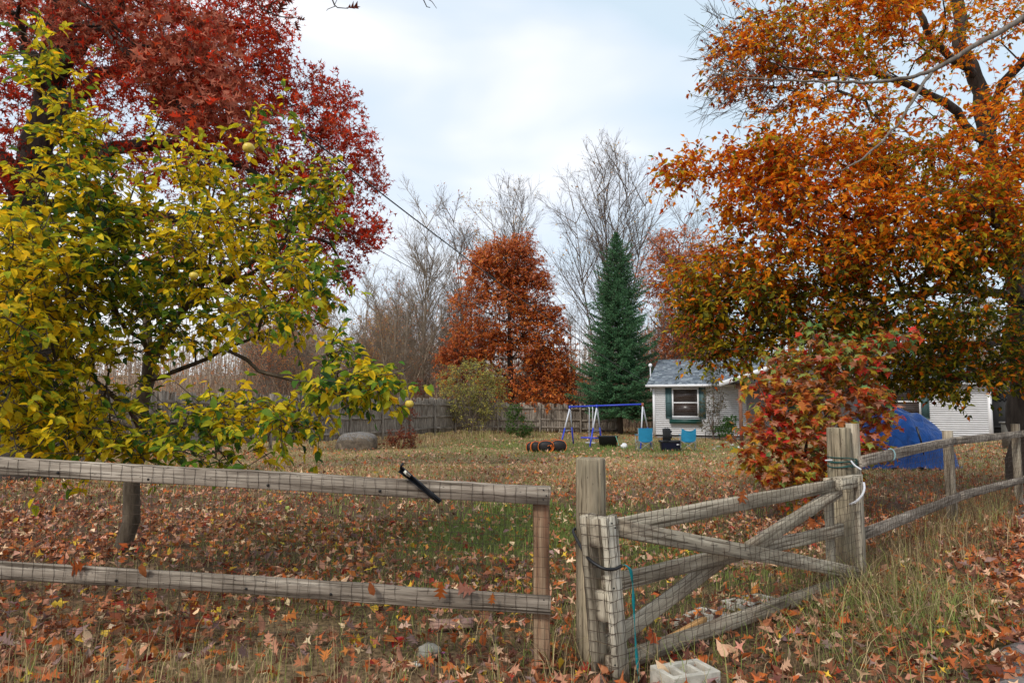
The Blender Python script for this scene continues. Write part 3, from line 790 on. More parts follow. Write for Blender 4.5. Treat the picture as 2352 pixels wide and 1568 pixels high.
cl = thing('strap', 'small pale blue tie looped over the fence top rail before the tarpaulin', 'strap', rp(A3 + (B3 - A3) * .25, .92))
mb = MB(); c0 = rp(A3 + (B3 - A3) * .25 + off_r, .93); th = np.linspace(-2.5, 2.5, 12)
mb.tube(np.stack([c0[0] + face_r[0] * .035 * np.cos(th), c0[1] + face_r[1] * .035 * np.cos(th), c0[2] + .055 * np.sin(th) * 1.0], 1), .006, 6); mb.build('loop', plain('pale_cord', (.25, .4, .42), scale=60), cl)
cl = thing('stick', 'thin dark stick leaning across the tarpaulin behind the right fence rail', 'stick', rp(B3, .2))
s0 = at(2012, 1012, 7.0); s1 = at(2040, 1070, 7.0)
s0 = at(2105, 980, 7.6); s1 = at(2122, 1045, 7.6)
mb = MB(); mb.tube([s0, (s0 + s1) / 2 + (.01, 0, 0), s1], [.012, .01, .006], 6); mb.build('shaft', M_blk, cl)

# ------------------------------------------------------------------ the gate
GA = at(1372, 1190, 3.55); GB = at(1957, 1088, 5.42)
gA2 = np.array([GA[0], GA[1]]); gB2 = np.array([GB[0], GB[1]]); GL = np.linalg.norm(gB2 - gA2); gd = (gB2 - gA2) / GL
gn = np.array([gd[1], -gd[0]])   # towards the camera side
GZ0 = 0.036
def GP(u, v, w=0.0):
    """u along the gate, v up, w towards the viewer"""
    return np.array([gA2[0] + gd[0] * u + gn[0] * w, gA2[1] + gd[1] * u + gn[1] * w, GZ0 + v])
gfc = (gn[0], gn[1], 0)
gate = thing('timber_gate', 'grey weathered timber gate with crossed braces and rusty wire mesh, standing closed between round posts', 'gate', GP(0, 0))
HT = 0.80
board('stile', GP(0.11, -0.03, 0.055), GP(0.03, HT, 0.055), 0.09, 0.038, gate, M_stile, face=gfc, seg=10, label='pale bleached near stile')
board('stile', GP(0.07, 0.0, -0.06), GP(-0.012, HT - .005, -0.06), 0.09, 0.038, gate, M_gate, face=gfc, seg=10)
board('spacer_block', GP(0.02, HT - 0.15, -0.003), GP(0.01, HT - .01, -0.003), 0.075, 0.07, gate, M_gate, face=gfc, seg=4)
board('spacer_block', GP(0.05, HT - .52, -0.003), GP(0.04, HT - .38, -0.003), 0.075, 0.07, gate, M_gate, face=gfc, seg=4)
board('stile', GP(GL - 0.03, -0.0, 0.055), GP(GL - 0.03, HT + 0.01, 0.055), 0.09, 0.038, gate, M_gate, face=gfc, seg=10)
board('stile', GP(GL - 0.30, 0.06, -0.05), GP(GL - 0.30, HT, -0.05), 0.085, 0.038, gate, M_gate, face=gfc, seg=8)
board('rail', GP(0.06, HT - 0.075, 0.012), GP(GL - 0.36, HT - 0.045, 0.012), 0.088, 0.038, gate, M_gate, face=gfc, seg=14, jit=.002)
board('rail', GP(GL - 0.35, HT - 0.035, 0.034), GP(GL, HT - 0.035, 0.034), 0.088, 0.075, gate, M_gate, face=gfc, seg=4, jit=.002)
board('rail', GP(0.06, 0.435, -0.028), GP(GL - 0.16, 0.405, -0.028), 0.088, 0.038, gate, M_gate, face=gfc, seg=14, jit=.002)
board('rail', GP(0.06, 0.055, 0.012), GP(GL - 0.05, 0.02, 0.012), 0.088, 0.038, gate, M_gate, face=gfc, seg=14, jit=.002)
board('brace', GP(0.08, HT - 0.06, 0.054), GP(GL - 0.06, 0.07, 0.054), 0.09, 0.036, gate, M_gate, face=gfc, seg=16, jit=.002)
board('brace', GP(0.10, 0.10, -0.012 - .055), GP(1.28, 0.43, -0.067), 0.09, 0.036, gate, M_gate, face=gfc, seg=8, jit=.002)
board('brace', GP(1.36, 0.45, 0.012), GP(GL - 0.24, HT - 0.09, 0.012), 0.088, 0.036, gate, M_gate, face=gfc, seg=8, jit=.002)
mb = MB()
NU = int(GL / 0.056)
def PTG(u, v): 
    uu = u * 0.056; zz = GZ0 + HT + 0.012 - v * 0.0535
    p = np.stack([gA2[0] + gd[0] * uu, gA2[1] + gd[1] * uu, zz + 0 * uu], -1)
    w = 0.0775 + 0.003 * np.sin(uu * 7 + zz * 9)
    return p + np.stack([gn[0] * w, gn[1] * w, 0 * w], -1)
grid_wires(mb, PTG, NU, 15, r=0.0015, wob=0.0035)
# mesh wrapped round the near stile and over the back board
def PTG2(u, v):
    zz = GZ0 + HT + 0.012 - v * 0.0535; w = 0.0775 - u * 0.046; du = -0.018 + v * .0053 - 0.012 * (u > 0) - 0.02 * np.clip(u - 1, 0, 2)
    return np.stack([gA2[0] + gd[0] * du + gn[0] * w, gA2[1] + gd[1] * du + gn[1] * w, zz + 0 * w], -1)
grid_wires(mb, PTG2, 3, 15, r=0.0018, wob=0.0015)
mb.build('wire_mesh', M_wire, gate)
for u, v in ((.02, .77), (.045, .745), (.03, .08), (.03, .45), (GL - .03, .77), (GL - .05, .745), (GL - .12, .77), (GL - .2, .76)):
    nail(gate, GP(u, v, 0.0785), .005, (gn[0], gn[1], 0))

def tube_thing(name, label, cat, pts, r, material, part, k=8, loc=None, group=None, smooth=True):
    pts = np.array(pts, float); t = thing(name, label, cat, pts[0] if loc is None else loc, group)
    L = np.arange(len(pts)); q = np.linspace(0, len(pts) - 1, (len(pts) - 1) * 5 + 1)
    P_ = np.stack([np.interp(q, L, pts[:, i]) for i in range(3)], 1)
    for _ in range(3): P_[1:-1] = (P_[:-2] + 2 * P_[1:-1] + P_[2:]) / 4
    mb = MB(); mb.tube(P_, r, k); mb.build(part, material, t, smooth=smooth)
    return t
M_rubber = plain('black_rubber', (0.01, 0.01, 0.011), rough=0.5)
px_, py_ = p1x, p1y
bung = [np.array([px_ - .02, py_ + .10, .70]), np.array([px_ - .105, py_ + .0, .70]), np.array([px_ - .10, py_ - .09, .68]), GP(-.05, .585, -.02), GP(-.03, .55, .07), GP(.03, .545, .09), GP(.08, .555, .088)]
tube_thing('bungee_cord', 'black bungee cord tying the near gate stile to the round post', 'cord', bung, .0085, M_rubber, 'cord')
tube_thing('bungee_cord', 'short loose end of black cord hanging behind the top corner of the gate', 'cord', [GP(.06, .69, -.1), GP(.12, .65, -.14), GP(.2, .60, -.18), GP(.24, .585, -.2)], .009, M_rubber, 'cord')
# twisted teal strap
sp = [GP(.07, .545, .05), GP(.10, .56, .09), GP(.135, .53, .10), GP(.15, .44, .10), GP(.155, .3, .10), GP(.165, .15, .10), GP(.175, .0, .105), GP(.18, -.06, .11)]
sp = np.array(sp); q = np.linspace(0, len(sp) - 1, 60); S_ = np.stack([np.interp(q, np.arange(len(sp)), sp[:, i]) for i in range(3)], 1)
for _ in range(4): S_[1:-1] = (S_[:-2] + 2 * S_[1:-1] + S_[2:]) / 4
st = thing('strap', 'twisted teal webbing strap hanging down the near end of the gate', 'strap', S_[0])
th = np.linspace(0, 26, 60) + 0.8 * np.sin(q * 2); g3, n3 = np.array([*gd, 0]), np.array([*gn, 0])
side = (g3[None] * np.cos(th * .5)[:, None] + n3[None] * (0.5 * np.sin(th * .5))[:, None]) * 0.0095 * (0.75 + .25 * np.abs(np.cos(th * .5)))[:, None]
V = np.concatenate([S_ - side, S_ + side, S_ + side + n3 * .003, S_ - side + n3 * .003])
n_ = 60; f = [[a + i, a2 + i, a2 + i + 1, a + i + 1] for i in range(n_ - 1) for a, a2 in ((0, n_), (n_, 2 * n_), (2 * n_, 3 * n_), (3 * n_, 0))]
mb = MB(); mb.add(V, f4=f); mb.build('webbing', M_teal, st)
# green cord round the far post, white rope
def ring(cx, cy, z, r, tilt, n=28, ph=0):
    a = np.linspace(0, 2 * np.pi, n) + ph
    return np.stack([cx + r * np.cos(a), cy + r * np.sin(a), z + tilt * np.sin(a + 1.1) + .004 * np.sin(3 * a)], 1)
gcd = thing('cord', 'dark green cord wound several times round the far gate post', 'cord', (p2x, p2y, .95)); mb = MB()
for z, tl in ((.93, .012), (.945, -.015), (.90, .02), (.915, -.01), (.885, .006)):
    mb.tube(ring(p2x + .02, p2y - .0, z, .108 + rng.uniform(0, .006), tl), .0042, 5)
mb.build('cord', plain('green_cord', (.015, .07, .06), scale=40), gcd, smooth=True)
M_rope = plain('white_rope', (.62, .62, .64), rough=.8, var=.35, scale=120, bump=.8)
q1 = at(1958, 1062, 5.5); q2 = at(1975, 1083, 5.45)
tube_thing('rope', 'frayed white rope knot tied to the green cord on the far gate post', 'rope', [at(1895, 1057, 5.62), at(1912, 1056, 5.6)], .006, M_rope, 'rope')
tube_thing('rope', 'short white rope ends hanging beside the rail at the far gate post', 'rope', [at(1955, 1058, 5.56), at(1962, 1068, 5.5), at(1978, 1078, 5.42)], .007, M_rope, 'rope')
tube_thing('rope', 'curved white rope loop hooked across the wire at the far end of the gate', 'rope', [at(1952, 1158, 5.28), at(1966, 1152, 5.22), at(1980, 1138, 5.2), at(1986, 1122, 5.22), at(1984, 1108, 5.26)], .0085, M_rope, 'rope')

# ------------------------------------------------------------------ concrete blocks, plank, rubbish
M_conc = plain('concrete_block', (0.48, 0.45, 0.38), rough=0.9, var=0.45, scale=14, bump=0.8)
def block(label, c, ang, tilt=0.0, s=1.0, L=.40, Wd=.20, Hh=.19):
    root = thing('concrete_block', label, 'block', c, 'grey concrete blocks lying round the gate', rz=ang)
    import bmesh
    bm = bmesh.new()
    hx = [(-L / 2, -L / 2 + .035)] ; xs = [-L / 2, -L / 2 + .032, -.06 * L / .4 - .0, -.06 * L / .4 + .028, .07 * L / .4 - .0, .07 * L / .4 + .026, L / 2 - .032, L / 2]
    xs = [-L / 2, -L / 2 + .03, -L / 6 - .013, -L / 6 + .013, L / 6 - .013, L / 6 + .013, L / 2 - .03, L / 2]
    ys = [-Wd / 2, -Wd / 2 + .033, Wd / 2 - .033, Wd / 2]
    cells = {(i, j) for i in range(7) for j in range(3)} - {(1, 1), (3, 1), (5, 1)}
    vv = {}
    def v(i, j, k):
        if (i, j, k) not in vv: vv[(i, j, k)] = bm.verts.new((xs[i] + rng.normal(0, .0012), ys[j] + rng.normal(0, .0012), (0 if k == 0 else Hh) + rng.normal(0, .001)))
        return vv[(i, j, k)]
    for i, j in cells:
        bm.faces.new([v(i, j, 1), v(i + 1, j, 1), v(i + 1, j + 1, 1), v(i, j + 1, 1)]); bm.faces.new([v(i, j + 1, 0), v(i + 1, j + 1, 0), v(i + 1, j, 0), v(i, j, 0)])
        for (a, b, ni) in (((i, j), (i + 1, j), (i, j - 1)), ((i + 1, j), (i + 1, j + 1), (i + 1, j)), ((i + 1, j + 1), (i, j + 1), (i, j + 1)), ((i, j + 1), (i, j), (i - 1, j))):
            if ni not in cells: bm.faces.new([v(*a, 0), v(*b, 0), v(*b, 1), v(*a, 1)])
    bmesh.ops.recalc_face_normals(bm, faces=bm.faces)
    es = [e for e in bm.edges if e.calc_face_angle(0) > 0.8]
    bmesh.ops.bevel(bm, geom=es, offset=.004, segments=2, affect='EDGES', profile=.6)
    me = bpy.data.meshes.new('block'); bm.to_mesh(me); bm.free(); me.materials.append(M_conc)
    o = bpy.data.objects.new('body', me); link(o, root); o.rotation_euler = (tilt, 0.03, 0)
    return root
c = at(1574, 1535, 3.52); block('pale concrete block standing in front of the gate with three open cells on top', (c[0], c[1] + .02, -0.10), 0.42, L=.29, Wd=.19, Hh=.19)
c = G(1610, 1432); block('concrete block half hidden behind the bottom rail of the gate', (c[0], c[1], c[2] - .14), 0.9, .02)
c = G(1725, 1388); block('farther concrete block sunk in leaves behind the gate', (c[0], c[1], c[2] - .155), 0.6, -.03)
c = at(1628, 1490, 3.95)
pl = thing('plank_offcut', 'bright orange-brown plank offcut propped under the bottom rail of the gate', 'plank', (c[0], c[1], 0))
board('plank', GP(.66, -.02, -.075), GP(1.02, .02, -.075), .13, .03, pl, M_plank, face=gfc, seg=3)
c = G(1745, 1305)
pl = thing('plank_offcut', 'flat pinkish board lying in the leaves behind the middle of the gate', 'plank', (c[0], c[1], c[2]))
board('plank', (c[0] - .25, c[1] + .03, c[2] + .03), (c[0] + .25, c[1] + .08, c[2] + .03), .16, .02, pl, woodmat('pink_plank', [(.3, (.25, .14, .11)), (.7, (.42, .27, .22))]), face=(0, -.1, 1), seg=3)
c = G(1035, 1452)
pl = thing('plank_offcut', 'flat pinkish board half buried in leaves left of the fence end post', 'plank', (c[0], c[1], c[2]))
board('plank', (c[0] - .13, c[1] + .03, c[2] + .035), (c[0] + .13, c[1] + .05, c[2] + .04), .12, .02, pl, bpy.data.materials['pink_plank'], face=(0, -.15, 1), seg=3)
# red cup
c = G(924, 1482)
cup = thing('plastic_cup', 'bright red plastic cup lying crushed among the fallen leaves', 'cup', c)
a = np.arange(20) * 2 * np.pi / 20; M_red = plain('red_plastic', (0.6, 0.008, 0.006), rough=0.35, var=.15)
mb = MB(); pr = [(0, .022), (.02, .026), (.055, .031), (.058, .033), (.055, .029), (.004, .02), (.004, 0.001)]
V = np.concatenate([np.stack([r_ * np.cos(a) * .85, np.full(20, h_), r_ * np.sin(a) + .03], 1) for h_, r_ in pr])
cs_, sn_ = math.cos(2.5), math.sin(2.5); V = np.stack([V[:, 0] * cs_ - V[:, 1] * sn_, V[:, 0] * sn_ + V[:, 1] * cs_, V[:, 2]], 1) + c
mb.add(V, f4=[[i * 20 + j, i * 20 + (j + 1) % 20, (i + 1) * 20 + (j + 1) % 20, (i + 1) * 20 + j] for i in range(len(pr) - 1) for j in range(20)])
mb.build('cup', M_red, cup, smooth=True)
def crumple(name, label, cat, c, r, material, seed, flat=.5, n=14):
    root = thing(name, label, cat, c)
    u, v_ = np.meshgrid(np.linspace(0, 2 * np.pi, n, endpoint=False), np.linspace(0.05, np.pi - .05, n // 2 + 1), indexing='ij')
    g_ = np.random.default_rng(seed); rad = r * (0.75 + .4 * g_.random(u.shape))
    V = np.stack([rad * np.cos(u) * np.sin(v_), rad * np.sin(u) * np.sin(v_) * .8, rad * np.cos(v_) * flat], -1).reshape(-1, 3) + c + np.array([0, 0, r * flat * .7])
    m_ = n // 2 + 1; f = [[i * m_ + j, ((i + 1) % n) * m_ + j, ((i + 1) % n) * m_ + j + 1, i * m_ + j + 1] for i in range(n) for j in range(m_ - 1)]
    mb = MB(); mb.add(V, f4=f); mb.build('lump', material, root); return root
M_paper = plain('pale_litter', (.55, .55, .52), rough=.6, var=.3, scale=40); M_stone = plain('pale_stone', (.27, .26, .22), rough=.9, var=.4, scale=25)
crumple('stone', 'small grey-green stone among leaves to the right of the red cup', 'stone', G(985, 1508), .07, M_stone, 3, .6)
crumple('paper_scrap', 'crumpled white wrapper on the leaves below the red cup', 'rubbish', G(958, 1530), .03, M_paper, 4, .5)
crumple('paper_scrap', 'crumpled foil scrap on the leaves near the fence end post', 'rubbish', G(1133, 1533), .03, M_paper, 9, .5)
crumple('paper_scrap', 'tiny magenta scrap of plastic on the leaves right of the stone', 'rubbish', G(1018, 1500), .014, plain('magenta_scrap', (.5, .08, .4)), 6, .4)

# leaves caught in the wire
def caught(label, vx, vy, Y_, size, colr, tpl, roll=0.0, fx=0.0):
    c = at(vx, vy, Y_); o_ = thing('caught_leaf', label, 'leaf', c, 'dead leaves caught in the wire mesh')
    v, f = tpl; q = v * size; q[:, 1] -= size / 2
    cr_, sr = math.cos(roll), math.sin(roll)
    x = q[:, 0] * cr_ - q[:, 1] * sr; z = q[:, 0] * sr + q[:, 1] * cr_
    V = np.stack([x, -q[:, 2] * .8 + fx * x, z], 1) + c
    mb = MB(); mb.add(V, f3=f, col=colr); mb.build('blade', M_leaf, o_)
RU = (.42, .11, .025)
caught('large rusty oak leaf on the lower left-fence rail near the end post', 1012, 1358, 3.60, .10, RU, T_OAK[0], 3.0)
caught('pinkish oak leaf lying along the lower left-fence rail beside the large rusty leaf', 1068, 1354, 3.60, .11, (.38, .16, .11), T_OAK[2], 1.5)
caught('narrow rusty leaf on the middle of the lower left-fence rail', 853, 1352, 3.62, .07, (.3, .09, .03), T_OVAL[0], .4)
caught('orange leaf on the lower rail below the apple tree trunk', 326, 1312, 3.68, .085, (.45, .16, .06), T_OVAL[2], 3.2)
caught('broad dark orange oak leaf on the lower rail left of the apple tree trunk', 170, 1303, 3.70, .13, (.34, .08, .02), T_OAK[2], 1.9)
caught('small orange leaf hanging from the lower rail close to the end post', 1130, 1374, 3.6, .06, (.45, .13, .03), T_OAK[1], 3.0)
caught('curled orange leaf on the top rail of the gate', 1703, 1140, 4.33, .10, (.4, .11, .03), T_OAK[1], 2.8, -.6)
caught('small red-orange leaf on the long brace of the gate', 1503, 1216, 3.80, .05, (.5, .13, .05), T_MAPLE[0], .5, -.8)
caught('round red leaf caught in the mesh low on the near end of the gate', 1498, 1458, 3.72, .075, (.45, .1, .04), T_MAPLE[1], .2, -.7)
caught('rusty leaf hanging in the mesh where the gate braces cross', 1862, 1200, 4.8, .09, (.36, .1, .03), T_OAK[1], 3.3, -.7)

# ================================================================== tall picket fence
def picket_run(name, label, P_, Q_, zt0, zt1, hgt, nrm, seed, lean=0.0, group=None):
    g_ = np.random.default_rng(seed)
    P_, Q_ = np.array(P_, float), np.array(Q_, float); L = np.linalg.norm(Q_ - P_); d = (Q_ - P_) / L
    root = thing(name, label, 'fence', (P_[0], P_[1], float(gh(*P_))))
    n = int(L / 0.147)
    var = [board_mesh(hgt * k_, 0.138, 0.018, 5, .0025, .003).mesh('picket', M_picket) for k_ in (1.0, 1.01, .985, 1.0, .96, 1.02)]
    for i in range(n):
        p = P_ + d * (i + .5) * 0.147; t = i / n
        zt = zt0 + (zt1 - zt0) * t + 0.03 * math.sin(i * .7) * 0.5 - .045 * abs(math.sin(math.pi * i / 16.3)) + g_.normal(0, .010)
        zb = zt - hgt; w_ = g_.normal(0, .012)
        ln = lean * math.sin(i * .21)
        board('picket', (p[0], p[1], zb), (p[0] + d[0] * w_ + nrm[0] * (ln + g_.normal(0, .006)), p[1] + d[1] * w_ + nrm[1] * ln, zt), 0, 0, root, M_picket, face=(nrm[0], nrm[1], 0), me=var[int(g_.integers(0, 6))])
    npan = max(1, int(round(L / 2.4)))
    for j in range(npan + 1):
        p = P_ + d * min(L - .05, j * L / npan) + np.array(nrm) * .075; zt = zt0 + (zt1 - zt0) * j / npan
        board('post', (p[0], p[1], float(gh(*p)) - .2), (p[0] + g_.normal(0, .02), p[1], zt - .02 + g_.normal(0, .03)), .09, .09, root, M_picket, face=(nrm[0], nrm[1], 0), seg=4)
        if j < npan:
            a_, b_ = P_ + d * (j * L / npan + .05) + np.array(nrm) * .04, P_ + d * ((j + 1) * L / npan - .05) + np.array(nrm) * .04
            za = zt0 + (zt1 - zt0) * j / npan; zb_ = zt0 + (zt1 - zt0) * (j + 1) / npan
            for fr in (.34, 1.0, hgt - .2):
                w1, w2 = g_.normal(0, .03, 2)
                board('rail', (a_[0], a_[1], za - fr + w1), (b_[0], b_[1], zb_ - fr + w2), .09, .038, root, M_picket, face=(nrm[0], nrm[1], 0), seg=4)
    return root
fa, fb, fc_ = (-13.4, 14.2), (-3.25, 39.2), (6.5, 41.5)
da = np.array(fb) - np.array(fa); da /= np.linalg.norm(da); na = (da[1], -da[0])
fm = tuple(np.array(fa) + da * 14.3)
picket_run('picket_fence', 'grey solid board fence behind the apple tree and the boulder', fa, fm, 1.74, 1.66, 1.72, na, 3, .03)
picket_run('picket_fence', 'sun-bleached solid board fence stretch reaching the far corner behind the red sapling', fm, fb, 1.66, 1.54, 1.82, na, 4, .05)
db = np.array(fc_) - np.array(fb); db /= np.linalg.norm(db)
picket_run('picket_fence', 'dark leaning board fence at the back of the yard behind the swing set', fb, fc_, 1.42, 1.18, 1.65, (db[1], -db[0]), 5, .06)

# ================================================================== house
U0 = np.array([7.25, 35.2]); U1 = np.array([20.9, 29.9]); HLn = np.linalg.norm(U1 - U0); hu = (U1 - U0) / HLn; hw = np.array([-hu[1], hu[0]])
def H(u, z, w=0.0):
    """u along the front from the left corner, w into the house"""
    return np.array([U0[0] + hu[0] * u + hw[0] * w, U0[1] + hu[1] * u + hw[1] * w, z])
hface = (-hw[0], -hw[1], 0)
house = thing('house', 'single-storey white clapboard house with grey shingle roof and dark green shutters', 'house', H(0, -.45))
M_sid = plain('white_siding', (.70, .70, .71), rough=.55, var=.12, scale=3, bump=.05)
M_trim = plain('white_trim', (.72, .72, .73), rough=.5, var=.08, scale=5)
M_shut = plain('green_shutter', (.05, .10, .105), rough=.6, var=.2, scale=8)
M_fbox = plain('green_flower_box', (.012, .06, .05), rough=.5, var=.3, scale=8)
M_glass = plain('dark_window_glass', (.03, .018, .014), rough=.3, var=.3, scale=2, bump=.02, spec=.35)
M_curt = plain('curtain', (.10, .055, .035), rough=.9, scale=6)
M_brown = plain('brown_beam', (.17, .085, .055), rough=.8, var=.3, scale=9)
M_porchwall = plain('grey_porch_wall', (.28, .26, .26), rough=.8, var=.2)
M_found_gap_shade = plain('foundation', (.20, .19, .18), rough=.9, var=.3, scale=5)
M_fascia = plain('fascia', (.55, .55, .57), rough=.5, var=.1)
def hbox(mb, u0, u1, z0, z1, w0, w1, col=(.5, .5, .5)):
    q = np.array([H(u, z, w) for u in (u0, u1) for w in (w0, w1) for z in (z0, z1)])
    mb.add(q, f4=[[0, 1, 3, 2], [4, 6, 7, 5], [0, 4, 5, 1], [2, 3, 7, 6], [0, 2, 6, 4], [1, 5, 7, 3]], col=col)
def hpart(name, boxes, material, parent=None):
    mb = MB()
    for b in boxes: hbox(mb, *b)
    return mb.build(name, material, parent if parent is not None else house)
DEP = 7.4; EZ = 2.25; RZ_ = 3.62; WB = -.30
hpart('wall', [(0.02, HLn - .02, WB + .02, EZ, 0.05, DEP)], M_found_gap_shade)  # dark backing: its colour paints the shade lines in the siding gaps
hpart('foundation', [(0.06, HLn - .06, -1.0, WB + .02, 0.08, DEP - .05)], M_found_gap_shade)
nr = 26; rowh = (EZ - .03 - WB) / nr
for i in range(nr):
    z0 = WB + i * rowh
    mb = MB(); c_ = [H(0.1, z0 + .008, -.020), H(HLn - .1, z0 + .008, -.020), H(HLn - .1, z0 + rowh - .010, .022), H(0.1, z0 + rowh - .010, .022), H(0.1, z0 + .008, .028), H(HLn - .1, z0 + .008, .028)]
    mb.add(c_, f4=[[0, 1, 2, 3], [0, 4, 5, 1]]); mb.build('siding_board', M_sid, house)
# gable end siding, both ends
for u in (0, HLn):
    mb = MB(); s_ = -1 if u == 0 else 1
    mb.add([H(u + s_ * .002, WB, 0.0), H(u + s_ * .002, WB, DEP), H(u + s_ * .002, EZ, DEP), H(u + s_ * .002, RZ_ - .05, DEP / 2), H(u + s_ * .002, EZ, 0.0)], f3=[[0, 1, 2], [0, 2, 4], [4, 2, 3]]); mb.build('gable', M_sid, house)
hpart('corner_board', [(-.02, .10, WB - .02, EZ, -.028, .05)], M_trim); hpart('corner_board', [(HLn - .13, HLn + .02, WB - .02, EZ, -.028, .05)], M_trim)
# roof: a slab each side with separate shingles on it
sl = math.hypot(DEP / 2 + .35, RZ_ - EZ + .13); OV = .35
def RF(u, s, h=0.0):
    """s metres up the front slope from the eave"""
    t = s / sl; return H(u, EZ - .02 + (RZ_ - EZ + .13) * t + h, -OV + (DEP / 2 + OV) * t)
mb = MB()
q = [RF(-.25, 0), RF(HLn + .25, 0), RF(HLn + .25, sl), RF(-.25, sl)]; q2 = [p - (0, 0, .09) for p in q]
mb.add(q + q2, f4=[[0, 1, 2, 3], [7, 6, 5, 4], [0, 4, 5, 1], [1, 5, 6, 2], [3, 7, 4, 0], [2, 6, 7, 3]])
zr = q[2][2]; b1_ = H(-.25, EZ - .02, DEP + OV); b2_ = H(HLn + .25, EZ - .02, DEP + OV)
mb.add([q[3] + (0, 0, -.003), q[2] + (0, 0, -.003), b2_, b1_], f4=[[0, 1, 2, 3]])
M_roofdeck = plain('roof_deck', (.12, .13, .14), rough=.9)
mb.build('roof', M_roofdeck, house)
mb = MB(); rows = 26; ex = sl / rows; SH = np.array([(.12, .14, .165), (.16, .185, .21), (.085, .105, .125), (.24, .275, .30), (.14, .165, .20)])
for i in range(rows):
    u = -.25 + rng.uniform(-.2, 0)
    while u < HLn + .2:
        wv = rng.uniform(.10, .24); a_, b_ = max(u, -.27), min(u + wv - .004, HLn + .27)
        if b_ > a_:
            s0, s1 = i * ex - (.02 if i == 0 else 0), (i + 1) * ex + .01; th_ = .010 + rng.uniform(0, .008)
            P4 = [RF(a_, s0, th_ + .006), RF(b_, s0, th_ + .006), RF(b_, s1, .004), RF(a_, s1, .004), RF(a_, s0, .001), RF(b_, s0, .001)]
            mb.add(P4, f4=[[0, 1, 2, 3], [4, 5, 1, 0]], col=SH[rng.choice(5, p=[.3, .27, .18, .1, .15])])
        u += wv
mb.build('shingles', attrmat('shingle', .9, 30, .8, 1.15), house, kind='stuff')
hpart('gutter', [(-.3, 5.9, EZ - .13, EZ - .015, -OV - .10, -OV - .005), (9.6, HLn + .25, EZ - .13, EZ - .015, -OV - .10, -OV - .005)], M_trim)
hpart('fascia', [(-.25, HLn + .25, EZ - .155, EZ - .10, -OV + .0, 0.0)], M_fascia)
hpart('downpipe', [(-.10, -.03, EZ - .32, EZ - .12, -.2, -.12)], M_trim)
def house_window(uc, zc, w, h):
    z0, z1 = zc - h / 2, zc + h / 2; t = .07
    fr = hpart('window_frame', [(uc - w / 2, uc + w / 2, z1 - t, z1, -.06, .03), (uc - w / 2, uc + w / 2, z0, z0 + t, -.06, .03), (uc - w / 2, uc - w / 2 + t, z0 + t, z1 - t, -.058, .03), (uc + w / 2 - t, uc + w / 2, z0 + t, z1 - t, -.058, .03), (uc - w / 2 + t, uc + w / 2 - t, zc - .03, zc + .03, -.05, .02)], M_trim)
    for a_, b_ in ((zc + .03, z1 - t), (z0 + t, zc - .03)):
        pn = hpart('pane', [(uc - w / 2 + t - .005, uc + w / 2 - t + .005, a_ - .004, b_ + .004, -.018, -.012)], M_glass, fr)
    for s_ in (-1, 1):
        ua = uc + s_ * (w / 2 + .015); ub = uc + s_ * (w / 2 + .33); u0_, u1_ = min(ua, ub), max(ua, ub)
        bx = [(u0_, u1_, z0 - .05, z1 + .02, -.035, .0)]
        st_ = .05
        bx += [(u0_, u0_ + st_, z0 - .052, z1 + .022, -.05, -.03), (u1_ - st_, u1_, z0 - .052, z1 + .022, -.05, -.03)]
        for za in (z0 - .052, zc - .03, z1 - .04): bx.append((u0_ + st_, u1_ - st_, za, za + .06, -.049, -.03))
        hpart('shutter', bx, M_shut)
    bx = hpart('flower_box', [(uc - w / 2 - .12, uc + w / 2 + .12, z0 - .30, z0 - .075, -.26, -.03)], M_fbox)
    hpart('rim', [(uc - w / 2 - .14, uc + w / 2 + .14, z0 - .10, z0 - .07, -.28, -.262)], M_fbox, bx)
    return fr
house_window(1.62, 1.32, 1.32, 1.48)
house_window(11.25, 1.38, 1.42, 1.42)
# things seen dimly behind the panes
hpart('curtain', [(1.55, 1.60, .62, 1.22, -.0095, -.0092)], M_curt)
# porch
hpart('porch_wall', [(4.55, 9.5, WB - .05, EZ - .12, -.04, -.02)], M_porchwall)
hpart('porch_beam', [(4.15, 9.6, EZ - .28, EZ - .03, -1.95, -1.78)], M_brown)
for u in (4.35, 9.4): hpart('porch_post', [(u - .08, u + .08, -.5, EZ - .28, -1.94, -1.79)], M_brown)
uL, uR, uC = 3.45, 10.2, 6.85; zE, zP = EZ + .02, EZ + 1.15
for a_, b_ in ((uL, uC), (uR, uC)):
    mb = MB()
    p = [H(a_, zE, -2.25), H(b_, zP, -2.25), H(b_, zP, 2.4), H(a_, zE, 2.4)]; p2 = [v - (0, 0, .07) for v in p]
    mb.add(p + p2, f4=[[0, 1, 2, 3], [7, 6, 5, 4], [0, 4, 5, 1], [1, 5, 6, 2], [2, 6, 7, 3], [3, 7, 4, 0]])
    mb.build('porch_roof', M_roofdeck, house)
    mb = MB(); p = [H(a_, zE + .02, -2.27), H(b_, zP + .02, -2.27), H(b_, zP - .20, -2.27), H(a_, zE - .20, -2.27)]; p2 = [v + np.array([hw[0], hw[1], 0]) * .03 for v in p]
    mb.add(p + p2, f4=[[0, 1, 2, 3], [7, 6, 5, 4], [0, 4, 5, 1], [3, 2, 6, 7], [0, 3, 7, 4]]); mb.build('barge_board', M_trim, house)
mb = MB(); mb.add([H(uL + .3, zE - .02, -1.8), H(uR - .3, zE - .02, -1.8), H(uC, zP - .12, -1.8)], f3=[[0, 1, 2]]); mb.build('porch_gable', M_porchwall, house)
hpart('door', [(6.4, 7.3, -.35, 1.75, -.065, -.04)], M_fbox)
